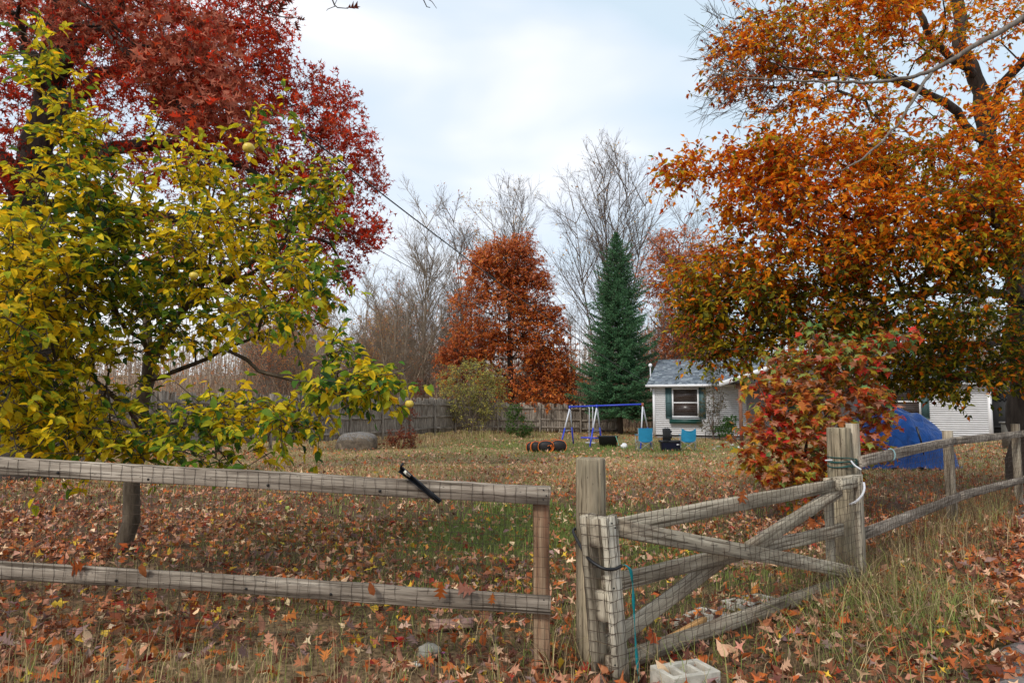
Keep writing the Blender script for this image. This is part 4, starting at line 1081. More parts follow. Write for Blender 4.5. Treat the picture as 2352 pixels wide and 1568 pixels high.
# vent pipe at the roof's left end
vp = thing('vent_pipe', 'thin grey pipe with a white cap standing at the left end of the house roof', 'pipe', H(-.32, 2.3, 1.2)); mb = MB()
mb.tube([H(-.32, 1.9, 1.2), H(-.32, 3.22, 1.2)], .03, 8); mb.build('pipe', M_fascia, vp, smooth=True)
mb = MB(); th = np.linspace(0.01, math.pi - .01, 8); mb.tube(np.stack([np.full(8, H(-.32, 0, 1.2)[0]), np.full(8, H(-.32, 0, 1.2)[1]), 3.3 - .11 * np.cos(th)], 1), .1 * np.sin(th), 10, cap=False); mb.build('cap', M_trim, vp, smooth=True)
# screened porch on the right with lattice
lp = thing('screened_porch', 'dark screened lean-to with green lattice at the right end of the house', 'porch', H(HLn + 1, -.3))
def lpart(name, boxes, material):
    mb = MB()
    for b in boxes: hbox(mb, *b)
    return mb.build(name, material, lp)
M_dark = plain('dark_screen', (.012, .012, .013), rough=.7); M_lat = plain('green_lattice', (.035, .085, .075), rough=.7)
lpart('screen', [(HLn + .06, HLn + 2.0, -.3, EZ - .45, .30, .32)], M_dark)
for u in (HLn + .08, HLn + 1.05, HLn + 1.98): lpart('post', [(u - .04, u + .04, -.45, EZ + .35, .20, .28)], M_dark)
lpart('top_rail', [(HLn + .04, HLn + 2.02, EZ + .34, EZ + .42, .16, .30)], M_trim); lpart('bottom_rail', [(HLn + .12, HLn + 1.94, .25, .32, .21, .27)], M_dark)
def lattice(u0, u1, z0, z1, w, material, step=.13):
    mb = MB()
    for sgn in (1, -1):
        k = -(z1 - z0)
        while k < (u1 - u0) + (z1 - z0):
            if sgn > 0: a_ = (u0 + k, z0); b_ = (u0 + k + (z1 - z0), z1)
            else: a_ = (u0 + k, z1); b_ = (u0 + k + (z1 - z0), z0)
            (ua, za), (ub, zb) = a_, b_; 
            if ub > u0 and ua < u1:
                t0 = max(0, (u0 - ua) / (ub - ua)); t1 = min(1, (u1 - ua) / (ub - ua))
                P0 = (ua + (ub - ua) * t0, za + (zb - za) * t0); P1 = (ua + (ub - ua) * t1, za + (zb - za) * t1); o_ = .006 * sgn
                s_ = .022; q = []
                for dw in (-.004, .004):
                    q += [H(P0[0] - s_, P0[1] + s_ * sgn * 0, w + o_ + dw), H(P0[0] + s_, P0[1], w + o_ + dw), H(P1[0] + s_, P1[1], w + o_ + dw), H(P1[0] - s_, P1[1], w + o_ + dw)]
                mb.add(q, f4=[[0, 1, 2, 3], [7, 6, 5, 4], [0, 4, 5, 1], [1, 5, 6, 2], [2, 6, 7, 3], [3, 7, 4, 0]])
            k += step
    return mb.build('lattice', material, lp)
lattice(HLn + .1, HLn + 1.96, EZ - .45, EZ + .32, .22, M_lat)
lattice(HLn + .1, HLn + 1.96, EZ - .85, EZ - .5, .27, M_dark, .16)
lpart('roof', [(HLn + .0, HLn + 2.2, EZ + .42, EZ + .50, -.1, 3.0)], M_roofdeck)

# dark shed wall and clutter to the far right
c = at(2338, 1010, 24)
bx = thing('storage_box', 'grey storage box standing by the screened porch at the edge of the yard', 'box', (c[0], c[1], gh(c[0], c[1])))
mb = MB(); mb.box(c[0], c[1], gh(c[0], c[1]) + .45, .7, .6, .9); mb.build('body', plain('grey_box', (.13, .12, .10)), bx)
mb = MB(); mb.box(c[0], c[1], gh(c[0], c[1]) + .93, .78, .68, .05); mb.build('lid', plain('grey_lid', (.22, .21, .19)), bx)

# ================================================================== blue tarpaulin heap
c = at(2096, 1072, 15.4); gz = float(gh(c[0], c[1]))
tp = thing('tarpaulin', 'bright blue tarpaulin draped over a tall heap in front of the house', 'tarpaulin', (c[0], c[1] + .6, gz))
nu_, nv_ = 120, 46
th_, rr_ = np.meshgrid(np.linspace(0, 2 * np.pi, nu_, endpoint=False), np.linspace(0.0, 1, nv_), indexing='ij')
def tarp_r(th):  # footprint
    return 1.30 * (1 + .10 * np.cos(2 * th + .4) + .05 * np.sin(3 * th)) 
Rm = tarp_r(th_)
prof = 1.34 * np.clip(1 - (rr_ / .93) ** 2.0, 0, None) ** .62
fold = (.05 * np.sin(7 * th_ + 2.6 * np.sin(3 * th_) + 2 * rr_) + .02 * np.sin(17 * th_ + 5 * rr_ + 2 * np.sin(5 * th_)) * sm(np.sin(2 * th_ + 1), -.3, .6) + .04 * np.sin(4 * th_ + 6 * rr_)) * sm(rr_, .2, .9)
xx = c[0] + (rr_ * Rm + fold) * np.cos(th_) * 1.05 - .12 * (1 - rr_) ** 1.5; yy = c[1] + .75 + (rr_ * Rm + fold) * np.sin(th_) * .85
zz = prof * (1 + .06 * wav(np.stack([th_ * 1.3, rr_ * 4], -1), 2.0, 3)) + .05 * wav(np.stack([xx, yy], -1), 5.5, 2) * sm(rr_, .08, .3) + .02 + .03 * np.sin(7 * th_ + 9 * rr_) * sm(rr_, .1, .4) * (1 - sm(rr_, .8, 1)) + .03 * np.abs(np.sin(9 * th_)) * sm(rr_, .9, 1)
V = np.stack([xx, yy, zz + gh(xx, yy) * sm(rr_, .7, 1) + gz * (1 - sm(rr_, .7, 1))], -1).reshape(-1, 3)
f = [[i * nv_ + j, ((i + 1) % nu_) * nv_ + j, ((i + 1) % nu_) * nv_ + j + 1, i * nv_ + j + 1] for i in range(nu_) for j in range(nv_ - 1)]
def tarpmat():
    m, n, l, out = mat('blue_tarp')
    p = N(n, 'ShaderNodeBsdfPrincipled'); p.inputs['Roughness'].default_value = .4; p.inputs['Specular IOR Level'].default_value = .22; p.inputs['Base Color'].default_value = (.004, .075, .42, 1)
    t = N(n, 'ShaderNodeTexCoord'); m1 = N(n, 'ShaderNodeMapping'); m1.inputs['Scale'].default_value = (3.5, 3.5, 1.2); l.new(t.outputs['Object'], m1.inputs[0])
    g = N(n, 'ShaderNodeTexNoise'); g.inputs['Scale'].default_value = 1.1; g.inputs['Detail'].default_value = 7; g.inputs['Distortion'].default_value = 2.0; l.new(m1.outputs[0], g.inputs['Vector'])
    r = ramp(n, [(.3, (.001, .035, .16)), (.7, (.002, .07, .30))]); l.new(g.outputs['Fac'], r.inputs[0]); l.new(r.outputs[0], p.inputs['Base Color'])
    b = N(n, 'ShaderNodeBump'); b.inputs['Strength'].default_value = .9; b.inputs['Distance'].default_value = .06; l.new(g.outputs['Fac'], b.inputs['Height']); l.new(b.outputs[0], p.inputs['Normal']); l.new(p.outputs[0], out.inputs[0])
    return m
mb = MB(); mb.add(V, f4=f); mb.build('sheet', tarpmat(), tp, smooth=True)

# ================================================================== boulder
c = G(812, 1034)
bd = thing('boulder', 'big grey-brown lichened boulder in front of the board fence', 'boulder', c)
u, v_ = np.meshgrid(np.linspace(0, 2 * np.pi, 72, endpoint=False), np.linspace(0.02, np.pi - .02, 40), indexing='ij')
dv = np.stack([np.cos(u) * np.sin(v_), np.sin(u) * np.sin(v_), np.cos(v_)], -1)
k = (np.abs(dv[..., 0]) ** 3.2 + np.abs(dv[..., 1]) ** 3 + np.abs(dv[..., 2]) ** 2.8) ** (-1 / 3)
k = k * (1 + .06 * wav(dv, 2.2, 1) + .03 * wav(dv, 6, 2) + .012 * wav(dv, 15, 4))
V = dv * k[..., None] * (.77, .5, .48); V[..., 0] += .14 * V[..., 2]
V = V + c + (0, .5, .18)
f = [[i * 40 + j, i * 40 + j + 1, ((i + 1) % 72) * 40 + j + 1, ((i + 1) % 72) * 40 + j] for i in range(72) for j in range(39)]
m, n, l, out = mat('lichened_rock'); t = N(n, 'ShaderNodeTexCoord')
g = N(n, 'ShaderNodeTexNoise'); g.inputs['Scale'].default_value = 5; g.inputs['Detail'].default_value = 8; g.inputs['Roughness'].default_value = .7; l.new(t.outputs['Object'], g.inputs['Vector'])
r = ramp(n, [(.3, (.05, .038, .025)), (.5, (.11, .085, .06)), (.7, (.22, .17, .115))]); l.new(g.outputs['Fac'], r.inputs[0])
geo = N(n, 'ShaderNodeNewGeometry'); sx = N(n, 'ShaderNodeSeparateXYZ'); l.new(geo.outputs['True Normal'], sx.inputs[0])
g2 = N(n, 'ShaderNodeTexNoise'); g2.inputs['Scale'].default_value = 26; g2.inputs['Detail'].default_value = 3; l.new(t.outputs['Object'], g2.inputs['Vector'])
ad = N(n, 'ShaderNodeMath', operation='MULTIPLY'); r2 = ramp(n, [(.25, (0, 0, 0)), (.6, (1, 1, 1))]); l.new(sx.outputs[2], r2.inputs[0]); r3 = ramp(n, [(.45, (0, 0, 0)), (.58, (1, 1, 1))]); l.new(g2.outputs['Fac'], r3.inputs[0])
l.new(r2.outputs[0], ad.inputs[0]); l.new(r3.outputs[0], ad.inputs[1])
mx = N(n, 'ShaderNodeMix', data_type='RGBA'); l.new(ad.outputs[0], mx.inputs[0]); l.new(r.outputs[0], mx.inputs[6]); mx.inputs[7].default_value = (.17, .17, .17, 1)
p = N(n, 'ShaderNodeBsdfPrincipled'); p.inputs['Roughness'].default_value = .9; l.new(mx.outputs[2], p.inputs['Base Color'])
b = N(n, 'ShaderNodeBump'); b.inputs['Strength'].default_value = .8; b.inputs['Distance'].default_value = .04; l.new(g.outputs['Fac'], b.inputs['Height']); l.new(b.outputs[0], p.inputs['Normal']); l.new(p.outputs[0], out.inputs[0])
mb = MB(); mb.add(V.reshape(-1, 3), f4=f); mb.build('rock', m, bd, smooth=True)

# ================================================================== swing set
M_blue = plain('blue_paint', (.02, .045, .42), rough=.4, var=.15); M_wht = plain('white_enamel', (.60, .61, .65), rough=.4, var=.15); M_rustj = plain('rusty_joint', (.25, .08, .04), rough=.8)
sL = at(1309, 934, 29.3); sR = at(1476, 928, 27.6); dS = sR - sL; dS2 = dS[:2] / np.linalg.norm(dS[:2]); nS_ = np.array([-dS2[1], dS2[0]])
sw = thing('swing_set', 'blue and white metal swing set with three A-frames under the spruce', 'swing set', (*((sL + sR) / 2)[:2], float(gh(*((sL + sR) / 2)[:2]))))
mb = MB(); mb.tube([sL - dS * .01, sR + dS * .01], .036, 10); mb.build('top_bar', M_blue, sw, smooth=True)
for t_, sp_, lean in ((0, .62, .25), (.385, .62, .1), (1, .62, -.2)):
    ap = sL + dS * t_
    mb = MB(); mb.tube([ap + (0, 0, .055), ap - (0, 0, .10)], .05, 8); mb.build('joint', M_rustj if t_ == 1 else M_blue, sw, smooth=True)
    mids = []
    for s_ in (-1, 1):
        ft = ap[:2] + nS_ * sp_ * s_ + dS2 * (-lean * .6)
        ft3 = np.array([ft[0], ft[1], float(gh(*ft)) - .02]); mid = ap + (ft3 - ap) * .56
        lg = MB(); lg.tube([ap - (0, 0, .03), mid], .03, 8); lo = lg.build('leg', M_wht, sw, smooth=True)
        lg = MB(); lg.tube([mid - (ft3 - ap) * .03, ft3], .034, 8); lg.build('lower_leg', M_blue, lo, smooth=True); mids.append(ap + (ft3 - ap) * .60)
    mb = MB(); mb.tube([mids[0], mids[1]], .013, 6); mb.build('cross_bar', M_wht, sw)
# glider hanging between first and second frames
for dt in (.27, .318):
    hp = sL + dS * dt; b0 = np.array([hp[0], hp[1] , -.28])
    mb = MB(); mb.tube([hp, hp + (0, 0, -.12) + np.array([*dS2, 0]) * .03, b0 + (0, 0, .02)], .018, 6); mb.build('glider_rod', M_wht, sw, smooth=True)
gb = sL + dS * .294; gb[2] = -.12
board('glider_seat', gb + np.array([*dS2, 0]) * -.42, gb + np.array([*dS2, 0]) * .42, .05, .18, sw, M_blue, seg=3)
board('glider_footrest', gb + np.array([*dS2, 0]) * -.22 + (0, 0, -.2), gb + np.array([*dS2, 0]) * .22 + (0, 0, -.2), .03, .12, sw, M_wht, seg=3)

# black plastic tub
c = G(1399, 1027)
tb = thing('plastic_tub', 'large black plastic tub standing under the swing set', 'tub', c)
a = np.linspace(0, 2 * np.pi, 40, endpoint=False)
def sup(a, p_=3.2): 
    return np.stack([np.sign(np.cos(a)) * np.abs(np.cos(a)) ** (2 / p_), np.sign(np.sin(a)) * np.abs(np.sin(a)) ** (2 / p_)], -1)
pr = [(0, .33, .01), (0, .34, 0), (.40, .40, 0), (.43, .44, 0), (.45, .44, 0), (.455, .40, 0), (.40, .375, 0), (.30, .365, 0), (.30, .01, 0)]
V = np.concatenate([np.concatenate([sup(a) * (r_, r_ * .62), np.full((40, 1), h_)], 1) for h_, r_, _ in pr]) + c + (0, .3, 0)
mb = MB(); mb.add(V, f4=[[i * 40 + j, i * 40 + (j + 1) % 40, (i + 1) * 40 + (j + 1) % 40, (i + 1) * 40 + j] for i in range(len(pr) - 1) for j in range(40)])
M_tub = plain('black_plastic', (.012, .012, .013), rough=.45); mb.build('body', M_tub, tb, smooth=False)
tube_thing('cord', 'pale green cord hanging over the rim of the black tub', 'cord', [c + (.28, .0, .46), c + (.33, -.03, .30), c + (.40, -.06, .06)], .012, plain('mint_cord', (.2, .5, .36)), 'cord')
crumple('carrier_bag', 'small white plastic bag on the grass between tub and blue chair', 'bag', G(1434, 1030), .14, plain('white_bag', (.72, .72, .72), rough=.4), 12, .9, 16)

# folding camp chairs
M_teal2 = plain('teal_canvas', (.010, .19, .34), rough=.8, var=.2, scale=10); M_tube = plain('grey_tube', (.32, .34, .35), rough=.4, metal=.3)
def camp_chair(label, c, rz, sag=0.0, twist=0.0):
    """chair seen from behind: canvas back towards the viewer"""
    root = thing('camp_chair', label, 'chair', c, 'blue folding camp chairs on the lawn', rz=rz)
    def b(name, mb, m_, parent=root, smooth=False): return mb.build(name, m_, parent, smooth=smooth, origin=(0, 0, 0))
    w = .27
    # back canvas: curved sheet with thickness
    uu, vv = np.meshgrid(np.linspace(-1, 1, 13), np.linspace(0, 1, 11), indexing='ij')
    X_ = uu * (w - .012 * np.abs(vv - .5)) + twist * vv * .04; Z_ = .38 + vv * .47 - sag * (1 - uu ** 2) * vv ** 3 * .10 - .03 * (1 - uu ** 2) * (1 - vv) ** 2
    Y_ = -.20 - .04 * vv - .06 * (1 - uu ** 2) * (1 - .6 * vv) + sag * .03 * np.sin(4 * uu + 3 * vv)
    top = np.stack([X_, Y_, Z_], -1).reshape(-1, 3); nn = len(top); f = [[i * 11 + j, i * 11 + j + 1, (i + 1) * 11 + j + 1, (i + 1) * 11 + j] for i in range(12) for j in range(10)]
    mb = MB(); mb.add(np.concatenate([top, top + (0, .008, 0)]), f4=f + [[q[3] + nn, q[2] + nn, q[1] + nn, q[0] + nn] for q in f]); b('backrest', mb, M_teal2, smooth=True)
    uu, vv = np.meshgrid(np.linspace(-1, 1, 9), np.linspace(0, 1, 7), indexing='ij')
    s3 = np.stack([uu * .25, -.2 + vv * .42, .40 - .05 * (1 - uu ** 2) - .03 * (1 - vv)], -1).reshape(-1, 3); nn = len(s3); f = [[i * 7 + j, (i + 1) * 7 + j, (i + 1) * 7 + j + 1, i * 7 + j + 1] for i in range(8) for j in range(6)]
    mb = MB(); mb.add(np.concatenate([s3, s3 - (0, 0, .008)]), f4=f + [[q[3] + nn, q[2] + nn, q[1] + nn, q[0] + nn] for q in f]); b('seat', mb, M_teal2, smooth=True)
    for s_ in (-1, 1):
        mb = MB(); mb.tube([(s_ * w, -.22, .86), (s_ * w, -.22, .02)], .009, 6); b('back_pole', mb, M_tube)
        mb = MB(); mb.tube([(s_ * w, .24, .58), (s_ * w, .24, .02)], .009, 6); b('front_pole', mb, M_tube)
        mb = MB(); mb.box(s_ * (w + .01), .01, .60, .06, .48, .014); b('armrest', mb, M_teal2)
    for yy_ in (-.22, .24):
        for s_ in (-1, 1):
            mb = MB(); mb.tube([(s_ * w, yy_ + .01 * s_, .03), (-s_ * w, yy_ + .01 * s_, .40)], .008, 6); b('leg', mb, M_tube)
    for s_ in (-1, 1):
        for q in (0, 1):
            mb = MB(); mb.tube([(s_ * w + .008, -.22 if q else .24, .03), (s_ * w + .008, .24 if q else -.22, .38)], .008, 6); b('leg', mb, M_tube)
    for sx_ in (-1, 1):
        for sy_ in (-.22, .24): 
            mb = MB(); mb.tube([(sx_ * w, sy_, 0), (sx_ * w, sy_, .025)], .018, 6); b('foot', mb, M_tub)
    return root
c = G(1482, 1036); camp_chair('blue folding camp chair with straight back standing nearest the swing set', c + (0, .2, 0), .06)
c = G(1583, 1036); camp_chair('blue folding camp chair with sagging stained back to the right of the storage tote', c + (0, .2, 0), -.12, 1.0, .6)
# tote with a pack on it
c = G(1544, 1036)
tt = thing('storage_tote', 'dark navy plastic storage tote with black lid between the camp chairs', 'tote', c)
M_navy = plain('navy_plastic', (.012, .014, .035), rough=.35)
pr = [(0, .34), (.01, .35), (.34, .39), (.35, .40), (.36, .40)]
V = np.concatenate([np.concatenate([sup(a, 6) * (r_, r_ * .55), np.full((40, 1), h_)], 1) for h_, r_ in pr + [(.36, .01)]]) + c + (0, .3, 0)
mb = MB(); mb.add(V, f4=[[i * 40 + j, i * 40 + (j + 1) % 40, (i + 1) * 40 + (j + 1) % 40, (i + 1) * 40 + j] for i in range(len(pr)) for j in range(40)]); mb.build('body', M_navy, tt)
V = np.concatenate([np.concatenate([sup(a, 6) * (r_, r_ * .56), np.full((40, 1), h_)], 1) for h_, r_ in [(.33, .425), (.37, .43), (.385, .41), (.385, .01)]]) + c + (0, .3, .004)
mb = MB(); mb.add(V, f4=[[i * 40 + j, i * 40 + (j + 1) % 40, (i + 1) * 40 + (j + 1) % 40, (i + 1) * 40 + j] for i in range(3) for j in range(40)]); ld = mb.build('lid', M_tub, tt)
mb = MB(); mb.tube([c + (-.3, .06, .33), c + (-.3, .03, .40), c + (-.14, .03, .40), c + (-.14, .06, .33)], .012, 6); mb.build('handle', M_tub, tt)
mb = MB(); mb.box(c[0] + .24, c[1] + .075, c[2] + .24, .1, .01, .05); mb.build('sticker', M_fascia, tt)
c2 = c + np.array([-.13, .3, .39])
bp = thing('black_case', 'black padded case with a round pocket standing on the lid of the storage tote', 'case', c2)
V = np.concatenate([np.concatenate([sup(a, 4) * (r_, r_ * .6) + (o_, 0), np.full((40, 1), h_)], 1) for h_, r_, o_ in [(0, .12, 0), (.02, .155, 0), (.2, .15, .01), (.40, .145, -.005), (.44, .135, -.01), (.46, .10, -.01), (.46, .01, -.01)]]) + c2
mb = MB(); mb.add(V, f4=[[i * 40 + j, i * 40 + (j + 1) % 40, (i + 1) * 40 + (j + 1) % 40, (i + 1) * 40 + j] for i in range(6) for j in range(40)]); mb.build('body', M_rubber, bp)
mb = MB(); mb.tube([c2 + (.12, -.02, .16), c2 + (.19, -.03, .16)], .085, 12); mb.build('pocket', M_rubber, bp)
mb = MB(); mb.tube([c2 + (.13, -.02, .30), c2 + (.17, -.03, .38)], .05, 10); mb.build('pocket', M_rubber, bp)
mb = MB(); mb.tube([c2 + (-.05, 0, .45), c2 + (-.04, 0, .49), c2 + (.04, 0, .49), c2 + (.05, 0, .45)], .01, 6); mb.build('handle', M_rubber, bp)

# collapsed black play tunnel with orange piping
c = G(1255, 1038)
pt = thing('play_tunnel', 'black collapsed pop-up play tunnel with bright orange piping on the lawn', 'play tunnel', c)
M_blkf = plain('black_nylon', (.012, .009, .009), rough=.6, scale=20, bump=.6); M_or = plain('orange_piping', (.75, .17, .02), rough=.6)
def lump(cx, cy, cz, rx, ry, rz_, p_=2.6, sx=0):
    u, v_ = np.meshgrid(np.linspace(0, 2 * np.pi, 28, endpoint=False), np.linspace(0.02, np.pi - .02, 16), indexing='ij')
    dv = np.stack([np.cos(u) * np.sin(v_), np.sin(u) * np.sin(v_), np.cos(v_)], -1); k = (np.abs(dv) ** p_).sum(-1) ** (-1 / p_)
    V = dv * k[..., None] * (rx, ry, rz_) * (1 + .03 * wav(dv, 4, cx))[..., None] + c + (cx, cy, cz)
    f = [[i * 16 + j, i * 16 + j + 1, ((i + 1) % 28) * 16 + j + 1, ((i + 1) % 28) * 16 + j] for i in range(28) for j in range(15)]
    mb = MB(); mb.add(V.reshape(-1, 3), f4=f); return mb.build('panel', M_blkf, pt, smooth=True)
def hoop(cx, cy, cz, rx, rz_, yaw=0.0, p_=2.4, a0=0, a1=2 * np.pi):
    t = np.linspace(a0, a1, 30); s = sup(t, p_)
    V = np.stack([cx + s[:, 0] * rx * math.cos(yaw), cy + s[:, 0] * rx * math.sin(yaw), cz + s[:, 1] * rz_], 1) + c
    mb = MB(); mb.tube(V, .011, 6); return mb.build('piping', M_or, pt, smooth=True)
for cx, cy, cz, rx, ry, rz_, yaw in ((-.58, .25, .17, .17, .22, .20, .3), (-.38, .15, .19, .20, .24, .22, .2), (-.02, .1, .21, .30, .26, .23, 0), (.45, .15, .22, .30, .24, .24, -.1)):
    lump(cx, cy, cz, rx, ry, rz_); hoop(cx, cy - ry * .93, cz, rx * .96, rz_ * .95, yaw * .5)
hoop(-.48, .0, .17, .12, .19, .3); hoop(.10, -.18, .12, .12, .14, .6, 2.2, -.3, 2.2); hoop(.18, -.18, .12, .06, .16, .8, 2.2, -.3, 2.6); hoop(.28, .1, .43, .12, .05, 0, 2.2, 0, 3.2)

# bent black rail and pale stones by the flower bed
c = G(1625, 1015)
hr = thing('hand_rail', 'low bent black metal rail in front of the house wall', 'rail', c); mb = MB()
mb.tube([c + (-.1, 0, 0), c + (-.08, 0, .48), c + (.55, .1, .56), c + (.6, .1, .1)], .018, 6); mb.build('tube', M_tub, hr)
for i, (vx, vy) in enumerate(((1668, 1018), (1682, 1024), (1650, 1028), (1697, 1030), (1640, 1034))):
    crumple('bed_stone', ('pale stone at the back of the flower bed beside the rail', 'whitish stone in the flower bed nearest the maple', 'small pale stone left in front of the flower bed', 'pale stone half under the maple leaves', 'lowest pale stone between blue chair and flower bed')[i], 'stone', G(vx, vy), .09, M_paper if i % 2 else M_stone, 20 + i, .6)

# power cables
def cable(label, A_, B_, sag, r):
    t = np.linspace(0, 1, 40)[:, None]; P_ = A_ * (1 - t) + B_ * t; P_[:, 2] -= (4 * sag * t * (1 - t))[:, 0]
    root = thing('overhead_cable', label, 'cable', A_, 'overhead cables to the house'); mb = MB(); mb.tube(P_, r, 5); mb.build('wire', M_tub, root)
cable('thick black overhead cable sagging from the red oak past the orange oak to the house', at(690, 300, 9.0), H(-.3, 2.35, .3), .25, .012)
cable('thinner second cable running lower from the apple tree side to the house eave', at(700, 480, 12.0), H(-.3, 2.2, .0), .2, .007)

# ================================================================== trees
# ---- apple tree
ab = G(299, 1268)
Yt = ab[1]
def L_(pts): return [at(*p) for p in pts]
base = ab - (0, 0, .15)
limbs = [([base, at(299, 1150, Yt), at(305, 1060, Yt), at(322, 960, Yt), at(338, 860, Yt), at(345, 820, Yt)], .075, .055),
         (L_([(345, 825, Yt), (400, 740, Yt - .1), (470, 680, Yt - .2), (560, 610, Yt - .3)]), .045, .018),
         (L_([(345, 825, Yt), (320, 740, Yt + .2), (300, 600, Yt + .2), (262, 480, Yt), (225, 330, Yt - .3)]), .04, .010),
         (L_([(335, 870, Yt), (420, 845, Yt - .3), (520, 800, Yt - .5), (640, 770, Yt - .5)]), .026, .009),
         (L_([(322, 960, Yt), (260, 900, Yt - .5), (180, 850, Yt - .9), (80, 820, Yt - 1.1)]), .03, .010),
         (L_([(318, 985, Yt), (240, 960, Yt + .3), (130, 930, Yt + .3)]), .022, .008),
         (L_([(400, 740, Yt - .1), (430, 600, Yt + .2), (470, 470, Yt + .2), (495, 360, Yt)]), .024, .006),
         (L_([(520, 800, Yt - .5), (650, 880, Yt - .8), (800, 870, Yt - 1.0), (930, 850, Yt - 1.2)]), .018, .006),
         (L_([(312, 1000, Yt), (420, 960, Yt - .5), (560, 990, Yt - .9), (700, 960, Yt - 1.1)]), .02, .006),
         (L_([(470, 680, Yt - .2), (620, 600, Yt - .2), (720, 470, Yt - .1), (765, 370, Yt)]), .02, .005),
         (L_([(350, 800, Yt), (250, 700, Yt - .8), (130, 600, Yt - 1.2), (60, 520, Yt - 1.2)]), .025, .006)]
# blobs: x, y, depth, x radius, y radius (sketch units), depth radius (m), weight
ap = [(100, 110, 4.9, 32, 60, .2, .3), (140, 210, 4.9, 42, 80, .25, .55), (70, 130, 4.9, 40, 14, .15, .12), (190, 340, 4.9, 62, 90, .35, 1.0), (150, 480, 4.7, 80, 70, .4, .7), (250, 480, 5.0, 95, 90, .5, 1.3), (120, 620, 4.6, 130, 110, .6, 2.3),
      (300, 600, 5.2, 150, 110, .8, 2.2), (470, 430, 5.3, 48, 100, .3, .8), (560, 470, 5.3, 30, 70, .25, .35), (490, 590, 5.2, 120, 110, .7, 2.0), (620, 560, 5.4, 70, 80, .4, .8), (640, 440, 5.4, 22, 60, .15, .2), (745, 470, 5.5, 26, 100, .2, .45), (700, 500, 5.5, 40, 40, .2, .25), (380, 320, 5.4, 16, 85, .12, .28),
      (590, 280, 5.3, 22, 70, .2, .22), (660, 260, 5.3, 25, 12, .1, .05), (700, 640, 5.2, 90, 60, .5, .9), (60, 760, 4.4, 100, 120, .7, 2.0), (220, 760, 5.0, 130, 100, .8, 1.9), (420, 740, 5.4, 130, 90, .8, 1.3), (620, 720, 5.0, 120, 60, .6, 1.2), (40, 910, 4.3, 90, 90, .6, 1.5),
      (180, 920, 4.7, 110, 80, .7, 1.7), (160, 1010, 4.4, 120, 45, .4, 1.3), (350, 1015, 4.8, 80, 35, .35, .6), (520, 960, 4.6, 130, 55, .4, 1.5), (690, 940, 4.5, 90, 50, .35, .9), (520, 1035, 4.4, 110, 25, .25, .45), (800, 880, 4.3, 90, 30, .3, .75), (880, 890, 4.25, 50, 20, .2, .25), (770, 800, 4.5, 30, 30, .2, .15), (20, 560, 4.8, 70, 80, .5, .9), (0, 660, 5.5, 120, 150, .8, 1.2)]
PAL_A = [(.92, .62, .02), (.76, .60, .03), (.42, .42, .025), (.17, .28, .03), (.08, .18, .025), (.92, .42, .02), (.60, .45, .02), (.06, .13, .05)]
def w_apple(p):
    c = wav(p, 1.7, 1) + .5 * wav(p, 4.1, 2); low = sm(-p[:, 2], -1.5, -.7); rt = sm(p[:, 0], -2.6, -1.2)
    y = np.clip(.55 + .7 * c - .25 * rt, .05, 1.4)
    return np.stack([2.4 * y, 2.3 * y + .3, 1.3 + 0 * y, .7 * (1.3 - y) + .5 * low + .5 * rt, .45 * (1.2 - y) + .25 * rt, .04 + .35 * low * (y > .8), .6 * y, .35 * (1.2 - y) + .0 * y], 1)
at_ = crown_tree('apple_tree', 'small apple tree with yellow and green leaves behind the left fence', 'tree', limbs, ap, 1400, M_leaf, M_bark_apple, PAL_A, mixpick(w_apple), tipr=.0032, bf=.25,
                 twigs=2, tl=.22, per=6, size=.068, tpls=[T_OVAL[0], T_OVAL[1]], near=T_OVAL, n_parts=300, shell=.15, droop=.25, flat=.5, step=.2, twr=.0032)
M_apple = plain('yellow_apple', (.62, .45, .06), rough=.4, var=.3, scale=60)
def fruit(root, c, r, name='apple', m_=None):
    th, ph = np.meshgrid(np.linspace(0, 2 * np.pi, 18, endpoint=False), np.linspace(.03, np.pi - .03, 12), indexing='ij')
    rr = r * (1 - .16 * np.exp(-(ph / .45) ** 2) - .1 * np.exp(-((np.pi - ph) / .4) ** 2)) * (1 + .02 * np.cos(5 * th) * (ph > 1.8))
    V = np.stack([rr * np.sin(ph) * np.cos(th), rr * np.sin(ph) * np.sin(th), rr * np.cos(ph) * .92], -1).reshape(-1, 3) + c
    mb = MB(); mb.add(V, f4=[[i * 12 + j, i * 12 + j + 1, ((i + 1) % 18) * 12 + j + 1, ((i + 1) % 18) * 12 + j] for i in range(18) for j in range(11)]); mb.build(name, m_ or M_apple, root, smooth=True)
    mb = MB(); mb.tube([c + (0, 0, r * .7), c + (.003, 0, r * 1.2), c + (.006, 0, r * 1.7)], .002, 4); mb.build('stalk', M_bark_apple, root)
for vx, vy, Y_, r in ((571, 340, 4.6, .040), (445, 633, 4.3, .028), (940, 927, 4.05, .026)): fruit(at_, at(vx, vy, Y_), r)
mb = MB(); mb.tube(np.array([at(925, 850, 4.1), at(935, 880, 4.08), at(939, 905, 4.06), at(940, 918, 4.05)]), .003, 5); mb.tube(np.array([at(880, 862, 4.2), at(905, 858, 4.15), at(930, 850, 4.1), at(945, 838, 4.08)]), .004, 5)
mb.build('branch', M_bark_apple, at_)
for vx, vy, nm in ((786, 1080, 'small green windfall apple in the leaves beyond the middle of the left fence'), (660, 1172, 'pale windfall apple on the grass just behind the left fence rail')):
    c = G(vx, vy); w_ = thing('windfall_apple', nm, 'apple', c); fruit(w_, c + (0, 0, .03), .035, 'flesh', plain('green_apple', (.35, .42, .08), rough=.4))

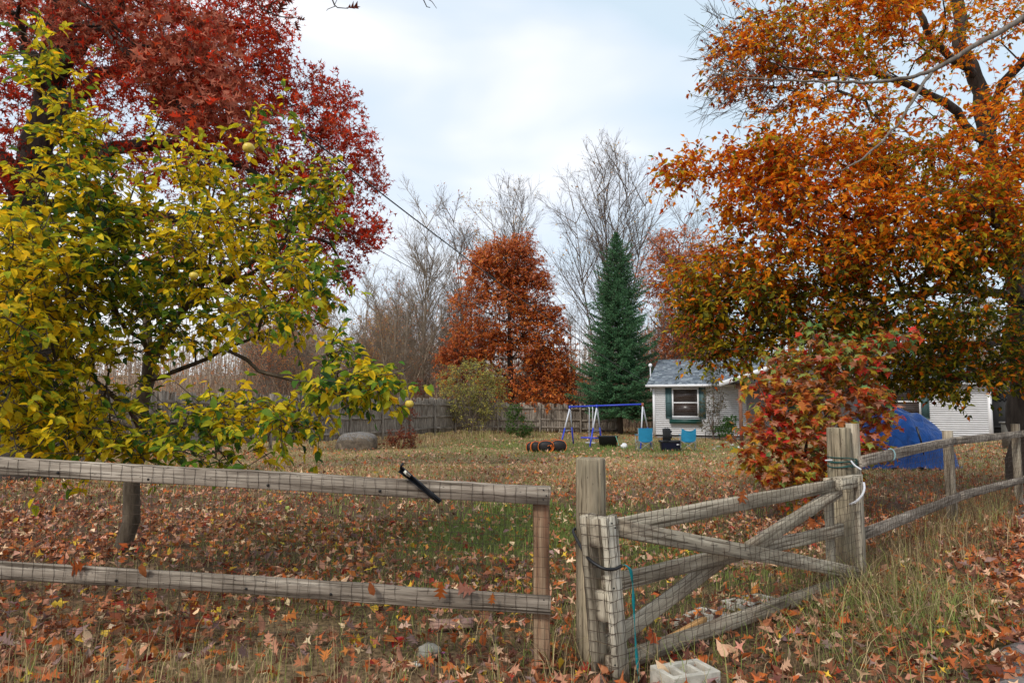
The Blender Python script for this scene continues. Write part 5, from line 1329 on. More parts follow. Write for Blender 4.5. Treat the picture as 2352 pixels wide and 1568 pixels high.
# ---- big red oak on the left
ro = at(70, 900, 12.6); ro[2] = gh(ro[0], ro[1]) - .2
limbs = [([ro, at(66, 760, 12.6), at(60, 560, 12.6), at(70, 440, 12.5), at(90, 330, 12.5), at(120, 180, 12.5), at(140, 0, 12.4), at(150, -200, 12.4)], .42, .17),
         (L_([(60, 480, 12.6), (20, 380, 12.4), (-60, 300, 12.2), (-160, 200, 12)]), .22, .08),
         (L_([(70, 420, 12.5), (180, 360, 12.8), (320, 330, 13.2), (470, 350, 13.6), (640, 420, 14)]), .17, .05),
         (L_([(75, 470, 12.5), (220, 470, 13), (380, 500, 13.6), (600, 520, 14.2), (760, 560, 14.6)]), .14, .03),
         (L_([(95, 300, 12.5), (230, 180, 12.8), (400, 90, 13.2), (560, 60, 13.6)]), .16, .05),
         (L_([(120, 180, 12.5), (250, 40, 11.5), (330, -60, 10)]), .14, .06),
         (L_([(130, 60, 12.4), (240, 60, 10.5), (330, 150, 9.0), (400, 240, 8.4), (470, 300, 8.0)]), .12, .025),
         (L_([(110, 230, 12.5), (60, 100, 10), (30, 30, 8.6)]), .12, .03)]
rb = [(40, 110, 12.5, 140, 140, 2.0, 2.2), (30, 300, 12.4, 100, 120, 1.8, 1.4), (230, 120, 12.5, 150, 130, 2.0, 2.4), (420, 110, 13.5, 150, 130, 1.8, 2.4), (560, 110, 13.8, 95, 100, 1.4, 1.3), (600, 30, 13.6, 60, 50, 1.0, .5), (330, 290, 13, 150, 130, 1.8, 2.0), (520, 300, 14, 140, 130, 1.6, 2.2), (650, 330, 14.3, 120, 110, 1.4, 1.8),
      (745, 240, 14.6, 60, 75, .9, .8), (790, 330, 14.6, 70, 80, .9, .9), (620, 200, 14, 60, 60, 1, .6), (830, 410, 14.8, 42, 65, .7, .6), (800, 510, 14.8, 75, 60, .9, .85), (840, 540, 14.8, 40, 40, .6, .35), (690, 480, 14.4, 110, 110, 1.4, 1.6), (770, 600, 14.8, 50, 40, .7, .35), (600, 600, 14.2, 120, 70, 1.2, .8), (420, 480, 13.6, 140, 120, 1.5, 1.2), (780, 620, 15, 25, 30, .5, .1), (200, -120, 12, 300, 110, 2.4, 2.0), (0, 420, 12, 60, 60, 1, .6),
      (350, 60, 8.8, 170, 60, .8, 1.2), (440, 180, 8.4, 110, 80, .6, 1.0), (500, 280, 8.1, 80, 50, .5, .5), (80, 20, 8.6, 90, 60, .8, .5), (10, 560, 16, 60, 50, 1, .2), (690, 690, 17, 80, 40, 1, .3), (420, 640, 16, 120, 70, 1, .5)]
PAL_R = [(.68, .055, .02), (.52, .038, .015), (.78, .10, .03), (.36, .032, .014), (.60, .21, .13), (.20, .035, .018), (.40, .10, .05), (.72, .12, .03)]
def w_red(p):
    c = wav(p, .55, 3); nr_ = sm(-p[:, 1], -10.5, -9.2)
    return np.stack([1.2 + c, 1.0 - .4 * c, .7 + c, .5 - .3 * c, .45 + 1.2 * nr_, .25 + 1.0 * nr_, .5 + 1.3 * nr_, .35 + .6 * c], 1) * np.stack([1 - .8 * nr_, 1 - .6 * nr_, 1 - .85 * nr_] + [np.ones(len(p))] * 4 + [1 - nr_], 1)
red_oak = crown_tree('oak_tree', 'huge dark-trunked oak with deep red lobed leaves towering over the apple tree', 'tree', limbs, rb, 1650, M_leaf, M_bark_dark, PAL_R, mixpick(w_red), tipr=.0045, bf=.3, twigs=3, tl=.42, per=8, size=.14, tpls=T_LOBE, near=T_OAK, n_parts=300, shell=.3, droop=.1, flat=.3)
# twigs of the same oak hanging into the sky from overhead
mb = MB(); lv = []
def hang(pts, Y_, r0=.006):
    P_ = np.array([at(x, y, Y_) for x, y in pts]); mb.tube(P_, np.linspace(r0, r0 * .45, len(P_)), 5)
hang([(560, -60), (600, 20), (640, 38), (665, 42), (682, 40)], 4.6); hang([(598, 20), (625, 8), (650, -6), (665, -20)], 4.6, .004); hang([(628, 35), (634, 50), (640, 60)], 4.6, .003)
hang([(752, -30), (768, 12), (775, 18), (800, 20)], 4.6); hang([(772, 14), (752, 22), (750, 26)], 4.6, .003); hang([(768, 12), (778, -8)], 4.6, .003)
hang([(930, -60), (968, -10), (980, 16), (988, 18)], 5.0); hang([(968, -10), (992, 4), (1003, 20)], 5.0, .004)
hang([(560, -200), (752, -30), (930, -60)], 4.8, .012); hang([(330, -230), (560, -200), (560, -60)], 5.2, .02)
mb.build('overhead_twig', M_bark_dark, red_oak, smooth=True)
ps = np.array([at(*q) for q in ((640, 34, 4.6), (636, 70, 4.6), (680, 42, 4.6), (678, 48, 4.6), (795, 18, 4.6), (626, 5, 4.6), (610, -6, 4.6), (648, 2, 4.6))])
dd = np.array([(0.1, 0, 1), (.1, 0, -1), (.8, .2, -.2), (.1, .1, -1), (1, 0, -.2), (-.6, 0, -.8), (-1, 0, .2), (1, 0, .3)], float)
sz = np.array([.10, .10, .07, .09, .10, .11, .12, .08]); up = np.array([(.9, -.4, .1)] * 8) + rvec(8, .3)
Rf = frames(dd, up)
for k in range(8):
    mb = MB(); put_leaves(mb, T_OAK[1], ps[k:k + 1], Rf[k:k + 1], sz[k:k + 1], np.array([(.10, .022, .012)])); mb.build('overhead_leaf', M_leaf, red_oak)

# ---- big orange beech on the right
bb = at(2342, 1000, 12.2); bb[2] = gh(bb[0], bb[1]) - .2
limbs = [([bb, at(2344, 850, 12.2), at(2342, 650, 12.2), at(2322, 520, 12.2), at(2285, 420, 12.1), at(2262, 310, 12), at(2255, 240, 12), at(2215, 120, 12), at(2190, -40, 12), at(2170, -250, 12)], .24, .07),
         (L_([(2262, 320, 12), (2290, 200, 11.6), (2352, 130, 11), (2420, 60, 10.6)]), .10, .05),
         (L_([(2265, 330, 12), (2180, 250, 11.6), (2100, 190, 11.2), (2000, 170, 11), (1850, 175, 10.8)]), .09, .03),
         (L_([(2235, 180, 12), (2150, 110, 11.6), (2100, 20, 11.4), (2060, -100, 11.4)]), .08, .03),
         (L_([(2315, 520, 12.2), (2200, 450, 11), (2050, 420, 10.2), (1880, 430, 9.6)]), .09, .02),
         (L_([(2342, 640, 12.2), (2220, 560, 10.8), (2080, 545, 10), (1900, 560, 9.4), (1750, 600, 9.4)]), .10, .02),
         (L_([(2342, 690, 12.2), (2200, 660, 10.8), (2020, 690, 9.8), (1850, 680, 9.4), (1680, 670, 9.6)]), .09, .02),
         (L_([(2344, 780, 12.2), (2230, 790, 11.2), (2100, 800, 10.6), (1950, 790, 10)]), .09, .02),
         (L_([(2344, 720, 12.2), (2420, 600, 11), (2480, 500, 10)]), .10, .03),
         (L_([(2344, 700, 12.2), (2300, 560, 9.5), (2280, 480, 8)]), .08, .02)]
gb_ = [(1780, 90, 9.8, 130, 80, 1.0, .9), (1920, 60, 10, 150, 80, 1.2, 1.8), (2080, 70, 10.4, 120, 90, 1.2, 1.0), (1700, 150, 9.6, 75, 60, .8, .5), (1850, 180, 9.8, 150, 60, 1.0, 1.0), (2250, 60, 11, 100, 70, 1.4, .9), (2010, 0, 10.4, 150, 50, 1.2, 1.0), (1880, 290, 9.4, 150, 40, .9, .7), (2060, 300, 9.8, 150, 80, 1.0, .9),
      (1600, 388, 9.2, 82, 26, .4, .4), (1740, 370, 9.2, 95, 42, .7, .9), (1900, 390, 9.2, 180, 60, .9, 1.7), (2100, 390, 9.4, 150, 70, 1.0, 1.5), (2290, 330, 9.4, 110, 90, 1.0, 1.5), (1760, 470, 9.2, 120, 50, .8, 1.1), (1900, 500, 9.0, 180, 60, .9, 1.9), (2120, 500, 9.0, 180, 70, 1.0, 2.0), (2300, 470, 8.8, 110, 80, 1.0, 1.6),
      (1690, 620, 9.6, 110, 60, .8, 1.4), (1850, 610, 9.2, 170, 60, .9, 2.0), (2060, 600, 9.0, 180, 60, .9, 2.0), (2280, 590, 8.8, 120, 70, .8, 1.3), (1590, 650, 10, 70, 45, .6, .55), (1620, 730, 9.8, 55, 40, .5, .5), (1640, 820, 9.6, 40, 25, .3, .25), (1720, 700, 9.4, 120, 55, .8, 1.6), (1900, 710, 9.4, 170, 50, .9, 1.6), (2120, 710, 9.2, 170, 50, .9, 1.3),
      (1700, 790, 9.4, 90, 40, .5, .7), (1850, 780, 9.6, 150, 45, .7, 1.0), (2060, 790, 10.4, 190, 50, 1.0, 1.8), (2260, 780, 10.6, 120, 60, 1.0, 1.6), (2180, 850, 10.2, 170, 30, .8, 1.3), (2050, 850, 10.8, 120, 30, .6, .6), (2320, 850, 10, 60, 35, .6, .5), (2180, 885, 9.6, 70, 20, .3, .25), (2360, 200, 10, 60, 60, 1, .3), (2440, 400, 10, 90, 250, 1.2, 1.2), (2430, 720, 10.5, 100, 150, 1.2, 1.0), (2150, -120, 11, 320, 90, 1.5, 1.6)]
PAL_B = [(.92, .32, .015), (.80, .19, .012), (.95, .46, .03), (.60, .10, .014), (.55, .40, .02), (.20, .20, .02), (.07, .09, .012), (.25, .045, .015), (.50, .34, .03)]
def w_beech(p):
    c = 1.5 * wav(p, 1.0, 2) + .6 * wav(p, 2.3, 5); z = p[:, 2]
    dist = np.hypot(p[:, 0] - bb[0], p[:, 1] - bb[1]); out_ = sm(dist, 3.5, 6.5)
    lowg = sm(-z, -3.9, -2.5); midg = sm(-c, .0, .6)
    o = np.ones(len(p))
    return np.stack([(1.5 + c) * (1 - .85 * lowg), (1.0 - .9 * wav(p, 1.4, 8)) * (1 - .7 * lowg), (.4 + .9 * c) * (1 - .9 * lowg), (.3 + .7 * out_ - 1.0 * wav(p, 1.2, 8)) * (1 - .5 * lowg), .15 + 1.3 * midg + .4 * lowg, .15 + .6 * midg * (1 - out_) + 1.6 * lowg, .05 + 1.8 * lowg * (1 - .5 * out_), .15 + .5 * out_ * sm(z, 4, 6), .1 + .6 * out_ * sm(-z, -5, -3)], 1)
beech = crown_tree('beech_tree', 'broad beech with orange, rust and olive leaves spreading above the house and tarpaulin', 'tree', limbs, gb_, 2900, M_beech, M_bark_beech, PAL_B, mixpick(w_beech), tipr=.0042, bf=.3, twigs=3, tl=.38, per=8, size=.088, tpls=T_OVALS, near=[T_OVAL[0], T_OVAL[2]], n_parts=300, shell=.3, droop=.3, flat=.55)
# long bare grey limb crossing in front
M_bark_limb = barkmat('lichened_limb_bark', (.07, .058, .048), (.24, .205, .17), 12)
mb = MB()
def limb(pts, r0, r1, k=8):
    P_ = np.array([at(*q) for q in pts]); q = np.linspace(0, len(P_) - 1, (len(P_) - 1) * 6 + 1)
    S = np.stack([np.interp(q, np.arange(len(P_)), P_[:, i]) for i in range(3)], 1)
    for _ in range(4): S[1:-1] = (S[:-2] + 2 * S[1:-1] + S[2:]) / 4
    S[1:-1] += rng.normal(0, .006, (len(S) - 2, 3)); mb.tube(S, np.linspace(r0, r1, len(S)), k)
limb([(2460, -40, 8.5), (2352, 42, 8.2), (2240, 105, 8.0), (2150, 160, 7.9), (2080, 182, 7.8), (1980, 190, 7.8), (1850, 188, 7.8), (1700, 178, 7.9)], .040, .007)
limb([(2140, 165, 7.9), (2100, 225, 7.7), (2060, 290, 7.6), (1990, 360, 7.5), (1930, 395, 7.5), (1830, 385, 7.5)], .022, .004)
limb([(2352, 42, 8.2), (2380, 60, 9.5), (2344, 300, 12.2)], .05, .06)
for i in range(34):
    x0, y0 = (1690 + 380 * rng.random(), 182) if i % 3 else (1640 + 120 * rng.random(), 170)
    dx, dy = -rng.uniform(20, 90), rng.uniform(-60, 75); limb([(x0, y0, 7.9), (x0 + dx * .5, y0 + dy * .35, 8), (x0 + dx, y0 + dy, 8.1)], .006, .002, 4)
mb.build('branch', M_bark_limb, beech, smooth=True)
# fine leafless outer sprays
mb = MB()
for i in range(330):
    x0 = rng.uniform(1630, 1840); y0 = rng.uniform(30, 260); a = rng.uniform(1.7, 4.3); l_ = rng.uniform(30, 90)
    Yb = rng.uniform(9.3, 10.2); mx_, my_ = x0 + math.cos(a) * l_ * .5, y0 - math.sin(a) * l_ * .5 + 4
    P_ = np.array([at(x0, y0, Yb), at(mx_, my_, Yb - .05), at(x0 + math.cos(a) * l_, y0 - math.sin(a) * l_ + rng.uniform(-10, 18), Yb)])
    mb.tube(P_, np.array([.005, .0035, .002]), 3, cap=False)
    for _k in range(2):
        b_ = rng.uniform(-.9, .9) + a; q_ = rng.uniform(12, 34); mb.tube(np.array([at(mx_, my_, Yb - .05), at(mx_ + math.cos(b_) * q_, my_ - math.sin(b_) * q_, Yb)]), np.array([.003, .0015]), 3, cap=False)
mb.build('bare_sprays', M_bark_beech, beech, kind='stuff')

# ---- maple sapling
mbp = at(1862, 1180, 8.4); mbp[2] = gh(mbp[0], mbp[1]) - .1
limbs = [([mbp, at(1848, 1080, 8.4), at(1852, 950, 8.4), at(1860, 840, 8.4), at(1868, 770, 8.4)], .028, .008),
         (L_([(1848, 1080, 8.4), (1780, 980, 8.2), (1740, 880, 8.1)]), .016, .005), (L_([(1850, 1020, 8.4), (1930, 920, 8.2), (1980, 840, 8.1), (2050, 775, 8.0)]), .015, .004),
         (L_([(1846, 1110, 8.4), (1740, 1060, 8.2), (1680, 1000, 8.1)]), .014, .004), (L_([(1846, 1110, 8.4), (1800, 1060, 7.9), (1760, 1090, 7.8)]), .012, .004)]
mm = [(1880, 795, 8.3, 60, 42, .3, .6), (1810, 850, 8.2, 75, 42, .35, 1.1), (1940, 845, 8.2, 90, 42, .35, 1.2), (2050, 778, 8.0, 60, 16, .12, .35), (1990, 810, 8.1, 60, 22, .2, .5), (1820, 935, 8.1, 100, 55, .45, 2.0), (1945, 925, 8.2, 100, 58, .4, 1.8), (2015, 950, 8.1, 30, 40, .2, .3), (1765, 1000, 8.1, 75, 38, .4, 1.1), (1865, 1010, 8.0, 110, 55, .45, 2.0),
      (1800, 1070, 7.9, 95, 38, .35, 1.3), (1890, 1080, 8.1, 80, 45, .35, 1.1), (1845, 1135, 8.0, 75, 36, .3, .6), (2000, 1040, 8.3, 60, 25, .2, .4), (1720, 1050, 8.0, 42, 12, .15, .15), (1960, 1010, 8.2, 50, 40, .2, .6), (1868, 755, 8.3, 26, 14, .12, .12), (1738, 880, 8.2, 25, 18, .12, .12)]
PAL_M = [(.66, .08, .04), (.58, .19, .05), (.68, .34, .05), (.52, .48, .07), (.38, .50, .14), (.20, .42, .15), (.80, .06, .05), (.58, .28, .17), (.48, .34, .03), (.45, .13, .02)]
def w_maple(p):
    c = wav(p, 2.6, 1); d2 = wav(p, 3.9, 7); z = p[:, 2]; top = sm(z, 1.5, 2.2); lowr = sm(-z, -1.0, -.4); right = sm(p[:, 0], 3.9, 4.5) * sm(z, 1.7, 2.1)
    return np.stack([.5 + .5 * c + .9 * right, 1.1 * (1 - top) + .3, .6 + .3 * d2, .45 + .5 * top, .25 + 1.8 * top * (1 - right) + .3 * d2, .10 + .7 * top + .5 * lowr * (d2 > .1), .2 + .5 * c + .9 * right, 1.1 + .4 * d2, .15 + 1.3 * lowr, .5 + .6 * lowr], 1)
crown_tree('maple_sapling', 'bushy young maple in red, green and gold standing behind the far gate post', 'tree', limbs, mm, 620, M_leaf, M_bark_apple, PAL_M, mixpick(w_maple), tipr=.0024, bf=.25, twigs=2, tl=.18, per=4, size=.092, tpls=T_MAPLE, n_parts=300, shell=.2, droop=.3, flat=.72, step=.2, twr=.0016)

# ---- red oak seedlings and shrubs
PAL_D = [(.20, .035, .018), (.30, .06, .02), (.13, .025, .015), (.26, .09, .045)]
def pk(n): return lambda p: rng.integers(0, n, len(p))
c = G(925, 1030); limbs = [([c - (0, 0, .1), c + (.05, .1, .6), c + (.25, .1, 1.5), c + (.45, .1, 2.3)], .03, .008)]
Yc = c[1]
crown_tree('oak_sapling', 'small rusty-red oak sapling growing beside the boulder', 'shrub', limbs, [(925, 1000, Yc, 30, 24, .4, 1.2), (940, 940, Yc, 18, 24, .3, .5), (955, 895, Yc, 12, 22, .3, .3), (900, 1015, Yc, 24, 10, .3, .5), (945, 1010, Yc, 20, 14, .3, .5)], 95, M_leaf, M_bark_wood2, PAL_D, pk(4), tipr=.004, twigs=3, tl=.2, per=4, size=.13, tpls=T_LOBE, n_parts=0, step=.25)
c = G(395, 1490); limbs = [([c - (0, 0, .1), c + (0, 0, .1), c + (.02, .02, .24)], .004, .002)]
crown_tree('oak_seedling', 'knee-high oak seedling with big orange-brown leaves in front of the left fence', 'seedling', limbs, [(405, 1400, c[1], 45, 30, .08, 1), (400, 1470, c[1], 40, 30, .06, 1)], 8, M_leaf, M_bark_apple, [(.36, .10, .035), (.42, .12, .025), (.30, .08, .04)], pk(3), tipr=.0012, twigs=1, tl=.06, per=2, size=.12, tpls=T_OAK, n_parts=30, step=.08)
c = G(1080, 998); Yc = c[1]; limbs = [([c - (0, 0, .1), c + (0, 0, .5), c + (.05, 0, 1.5), c + (.1, 0, 2.8)], .05, .012)]
for k in range(9):
    a = rng.uniform(0, 6.28); limbs.append(([c + (0.05 * math.cos(a), .05, .0), c + (.35 * math.cos(a), .3 * math.sin(a), 1.0), c + (1.3 * math.cos(a), 1.0 * math.sin(a), rng.uniform(2, 3.2))], .035, .008))
crown_tree('wild_shrub', 'tall many-stemmed shrub with sparse yellow-green leaves in front of the board fence', 'shrub', limbs, [(1085, 875, Yc, 80, 50, 1.2, 2), (1050, 920, Yc, 45, 40, 1, .8), (1120, 910, Yc, 45, 50, 1, 1), (1080, 950, Yc, 50, 30, .8, .6)], 620, M_leaf, M_bark_wood2, [(.55, .50, .14), (.36, .40, .13), (.70, .58, .10), (.26, .26, .11)], pk(4), tipr=.004, twigs=3, tl=.35, per=5, size=.095, tpls=T_OVALS, n_parts=0, bf=.5, twr=.003)
c = G(1190, 1006); Yc = c[1]; limbs = [([c - (0, 0, .1), c + (0, 0, .6), c + (.02, 0, 1.5)], .02, .006)]
crown_tree('evergreen_shrub', 'small glossy green shrub at the foot of the orange oak', 'shrub', limbs, [(1190, 975, Yc, 32, 22, .4, 1), (1180, 945, Yc, 18, 16, .3, .5), (1210, 990, Yc, 14, 10, .2, .3)], 130, M_leaf, M_bark_wood2, [(.05, .12, .03), (.09, .17, .04), (.15, .22, .05)], pk(3), tipr=.003, twigs=3, tl=.16, per=5, size=.10, tpls=T_OVALS, n_parts=0, step=.25, flat=.6)
c = H(3.05, -.4, -1.0); Yc = c[1]; limbs = [([c - (0, 0, .1), c + (0, 0, 1), c + (.03, 0, 3.4)], .035, .01)]
for k in range(5): a = k * 1.3; limbs.append(([c + (0, 0, .1), c + (.25 * math.cos(a), .2 * math.sin(a), 1.0), c + (.5 * math.cos(a), .4 * math.sin(a), 2.6)], .02, .006))
vxs = 1176 + F * c[0] / c[1]
crown_tree('slender_shrub', 'tall slender shrub with small dark leaves in front of the house between window and porch', 'shrub', limbs, [(vxs + 2, 860, Yc, 18, 28, .3, .8), (vxs + 2, 920, Yc, 30, 34, .5, 1), (vxs - 5, 965, Yc, 32, 26, .5, .6)], 300, M_leaf, M_bark_wood2, [(.10, .12, .035), (.16, .14, .04), (.06, .07, .03), (.24, .14, .05)], pk(4), tipr=.003, twigs=3, tl=.16, per=4, size=.06, tpls=T_OVALS, n_parts=0, step=.25)
c = H(3.7, -.4, -1.3); Yc = c[1]; vxs = 1176 + F * c[0] / c[1]
crown_tree('leafy_plant', 'low leafy green plant against the house wall beside the slender shrub', 'plant', [([c - (0, 0, .1), c + (0, 0, .3), c + (0, 0, .6)], .012, .006)], [(vxs, 985, Yc, 24, 16, .35, 1), (vxs + 12, 968, Yc, 14, 14, .3, .6)], 80, M_leaf, M_bark_wood2, [(.06, .15, .04), (.10, .2, .05)], pk(2), tipr=.003, twigs=3, tl=.15, per=5, size=.11, tpls=T_OVALS, n_parts=0, step=.2)
# brambles by the boulder
c = G(870, 1010); Yc = c[1] + 1
limbs = [([c - (0, 0, .1), c + (0, 1, .5), c + (0, 1, 1.5)], .02, .006)]
for k in range(14): a = rng.uniform(-1, 1); limbs.append(([c + (a * .8, 1, 0), c + (a * 1.2, 1, .9), c + (a * 1.7, .8, rng.uniform(1.2, 2.2))], .012, .005))
crown_tree('bramble', 'leafless tangle of thin brown stems behind the boulder against the board fence', 'shrub', limbs, [(880, 960, Yc, 70, 40, .7, 1), (840, 970, Yc, 40, 30, .5, .5)], 170, M_leaf, M_bark_wood2, PAL_D, pk(4), tipr=.004, twigs=4, tl=.3, per=1, size=.06, tpls=T_OVALS, n_parts=0, twr=.004)

# ---- orange oaks beyond the yard
PAL_O = [(.66, .21, .045), (.54, .14, .035), (.76, .27, .06), (.40, .10, .035), (.74, .28, .15), (.70, .30, .05)]
def w_or(p):
    c = wav(p, .45, 4); return np.stack([1.2 + c, 1 - .3 * c, .6 + c, .5 - .4 * c, .5 + .6 * sm(p[:, 2], 6, 10), .08 + .15 * (c > .3)], 1)
c = at(1172, 960, 43); c[2] = -.4
limbs = [([c, at(1172, 860, 43), at(1170, 740, 43), at(1165, 620, 43), at(1160, 570, 43)], .22, .04)]
for k in range(12):
    a = rng.uniform(0, 6.28); y0 = 900 - k * 22; limbs.append(([at(1171, y0, 43), at(1171 + 60 * math.cos(a), y0 - 35, 43 + 1.2 * math.sin(a)), at(1171 + 110 * math.cos(a), y0 - 60, 43 + 2 * math.sin(a))], .05, .015))
crown_tree('oak_tree', 'round-topped oak with rusty orange leaves in the middle behind the board fence', 'tree', limbs, [(1165, 600, 43, 75, 50, 2, 1.9), (1120, 640, 43, 60, 55, 1.8, 1.3), (1200, 625, 43, 50, 45, 1.6, .9), (1215, 670, 43, 55, 60, 1.8, 1), (1150, 730, 43, 105, 75, 2.4, 2.4), (1240, 760, 43, 60, 60, 1.8, 1.2), (1090, 780, 43, 70, 50, 2, 1.2), (1180, 840, 43, 120, 65, 2.4, 2.4), (1060, 820, 43, 60, 25, 1.5, .6), (1260, 850, 43, 55, 60, 1.8, 1.2), (1220, 915, 42, 80, 40, 2, 1.3), (1290, 910, 42, 35, 30, 1.2, .4), (1195, 560, 43, 24, 25, .6, .25), (1105, 590, 43, 22, 30, .6, .25), (1060, 690, 43, 30, 18, .8, .2), (1285, 800, 43, 30, 22, .8, .25), (1260, 720, 43, 28, 20, .8, .2), (1040, 870, 43, 35, 20, 1, .3), (1310, 870, 43, 18, 25, .8, .2)],
           1500, M_leaf, M_bark_dark, PAL_O, mixpick(w_or), tipr=.010, bf=.3, twigs=4, tl=.7, per=8, size=.20, tpls=[T_LOBE[0], T_OVALS[0], T_OVALS[1]], n_parts=0, step=.6, shell=.25, twr=.006)
c = at(1575, 960, 46); c[2] = -.3
limbs = [([c, at(1572, 860, 46), at(1560, 740, 46), at(1555, 640, 46), at(1560, 560, 46)], .2, .04)]
for k in range(8):
    a = rng.uniform(0, 6.28); y0 = 880 - k * 36; limbs.append(([at(1566, y0, 46), at(1566 + 50 * math.cos(a), y0 - 45, 46 + 1.2 * math.sin(a)), at(1566 + 95 * math.cos(a), y0 - 80, 46 + 2 * math.sin(a))], .08, .02))
crown_tree('oak_tree', 'salmon-orange oak rising behind the left end of the house roof', 'tree', limbs, [(1555, 570, 46, 70, 45, 2, 1.6), (1520, 630, 46, 55, 50, 1.8, 1), (1620, 620, 46, 70, 60, 2, 1), (1560, 690, 46, 90, 50, 2, 1), (1540, 790, 46, 45, 60, 1.6, 1.2), (1620, 780, 46, 90, 55, 2, 1.4), (1640, 850, 47, 120, 40, 2, .8)], 700, M_leaf, M_bark_wood2, PAL_O, mixpick(w_or), tipr=.010, bf=.3, twigs=4, tl=.7, per=5, size=.20, tpls=[T_LOBE[0], T_OVALS[0], T_OVALS[1]], n_parts=0, step=.6, shell=.25, twr=.006)

# ---- spruce
sb = at(1425, 990, 38.5); sb[2] = -.45; sx, sy = sb[0], sb[1]; Ht = at(1412, 528, 38.5)[2] - sb[2]
spr = thing('spruce_tree', 'dark green conical spruce standing behind the swing set', 'tree', sb)
mb = MB(); mb.tube([sb - (0, 0, .2), sb + (0, 0, 2), sb + (0, 0, 6), sb + (-.1, 0, Ht)], [.17, .14, .09, .012], 8); 
PT, DR, tipw = [], [], []
z = 1.1
bmb = MB()
brs = []
while z < Ht - .15:
    t = z / Ht
    Rm_ = 2.7 * (1 - t) ** .66 * (0.6 + .4 * sm(np.array(t), .02, .16)) * min(1, (1 - t) * 9 + .1) + .03
    nb = int(8 + 4 * (1 - t))
    a0 = rng.uniform(0, 6.28)
    for k in range(nb):
        a = a0 + k * 6.283 / nb + rng.normal(0, .18); L = Rm_ * rng.uniform(.6, 1.1) * (1 + .16 * math.sin(3 * a + z * 1.9) + .1 * math.sin(5 * a - z * 4.1))
        s = np.linspace(0, 1, 7)[:, None]; d = np.array([math.cos(a), math.sin(a), 0])
        rise = (.5 * t - .12) * L
        P_ = np.array([sx - .1 * t, sy, sb[2] + z]) + d * s * L + np.array([0, 0, 1]) * (rise * s - .22 * L * s * (1 - t) + .30 * L * s ** 2.5 * (1 - .3 * t) + rng.normal(0, .10) * s * L) + rng.normal(0, .02, (7, 3))
        brs.append((P_, L, d, t))
    z += .13 + .09 * (1 - t)
bmb.tube(np.array([b_[0] for b_ in brs]), np.linspace(.022, .005, 7), 4, cap=False)
tws = []; twd = []
for P_, L, d, t in brs:
    m_ = max(3, int(L / .085)); side = np.array([-d[1], d[0], 0])
    for q in range(m_):
        s = (q + .6) / m_; i = min(5, int(s * 6)); fr = s * 6 - i; p = P_[i] * (1 - fr) + P_[i + 1] * fr
        if s < .15 and L > .5: continue
        for sg in (-1, 1):
            l_ = (.05 + .10 * min(1, L) + .32 * L * (1 - s)) * rng.uniform(.7, 1.2); dd_ = d * .75 + side * sg * .85 + np.array([0, 0, rng.normal(.0, .2)]); dd_ /= np.linalg.norm(dd_); tws.append((p, p + dd_ * l_ * .5 + (0, 0, .01), p + dd_ * l_ + (0, 0, -.05 * l_)))
    tws.append((P_[4], P_[5], P_[6]))
tws = np.array(tws)
tws = tws[:26000]
bmb.tube(tws[::2], np.array([.006, .005, .003]), 3, cap=False)
mb.build('trunk', M_bark_dark, spr, smooth=True); bmb.build('branches', M_bark_dark, spr, kind='stuff')
# needles: slim spiky sprays along every twig
nper = 12; n = len(tws) * nper; i = np.repeat(np.arange(len(tws)), nper); s = rng.random(n)
p = np.where(s[:, None] < .5, tws[i, 0] + (tws[i, 1] - tws[i, 0]) * (2 * s)[:, None], tws[i, 1] + (tws[i, 2] - tws[i, 1]) * (2 * s - 1)[:, None])
ax = tws[i, 2] - tws[i, 0]; ax /= np.linalg.norm(ax, axis=1, keepdims=True)
nd = ax * .8 + rvec(n, .5) + (0, 0, .15); nd /= np.linalg.norm(nd, axis=1, keepdims=True)
sd = np.cross(nd, rvec(n)); sd /= np.linalg.norm(sd, axis=1, keepdims=True)
ln = (rng.uniform(.07, .15, n) * np.clip(.45 + .8 * (1 - (p[:, 2] - sb[2]) / Ht), .4, 1))[:, None]; wd = .016
V = np.stack([p - sd * wd, p + sd * wd, p + nd * ln], 1).reshape(-1, 3)
cc = np.array([(.05, .15, .06), (.08, .20, .08), (.13, .27, .12), (.025, .075, .038)])[rng.integers(0, 4, n)] * rng.uniform(.8, 1.25, (n, 1))
mb = MB(); mb.add(V, f3=np.arange(n * 3).reshape(-1, 3), col=np.repeat(cc, 3, 0)); mb.build('needles', M_needle, spr, kind='stuff')

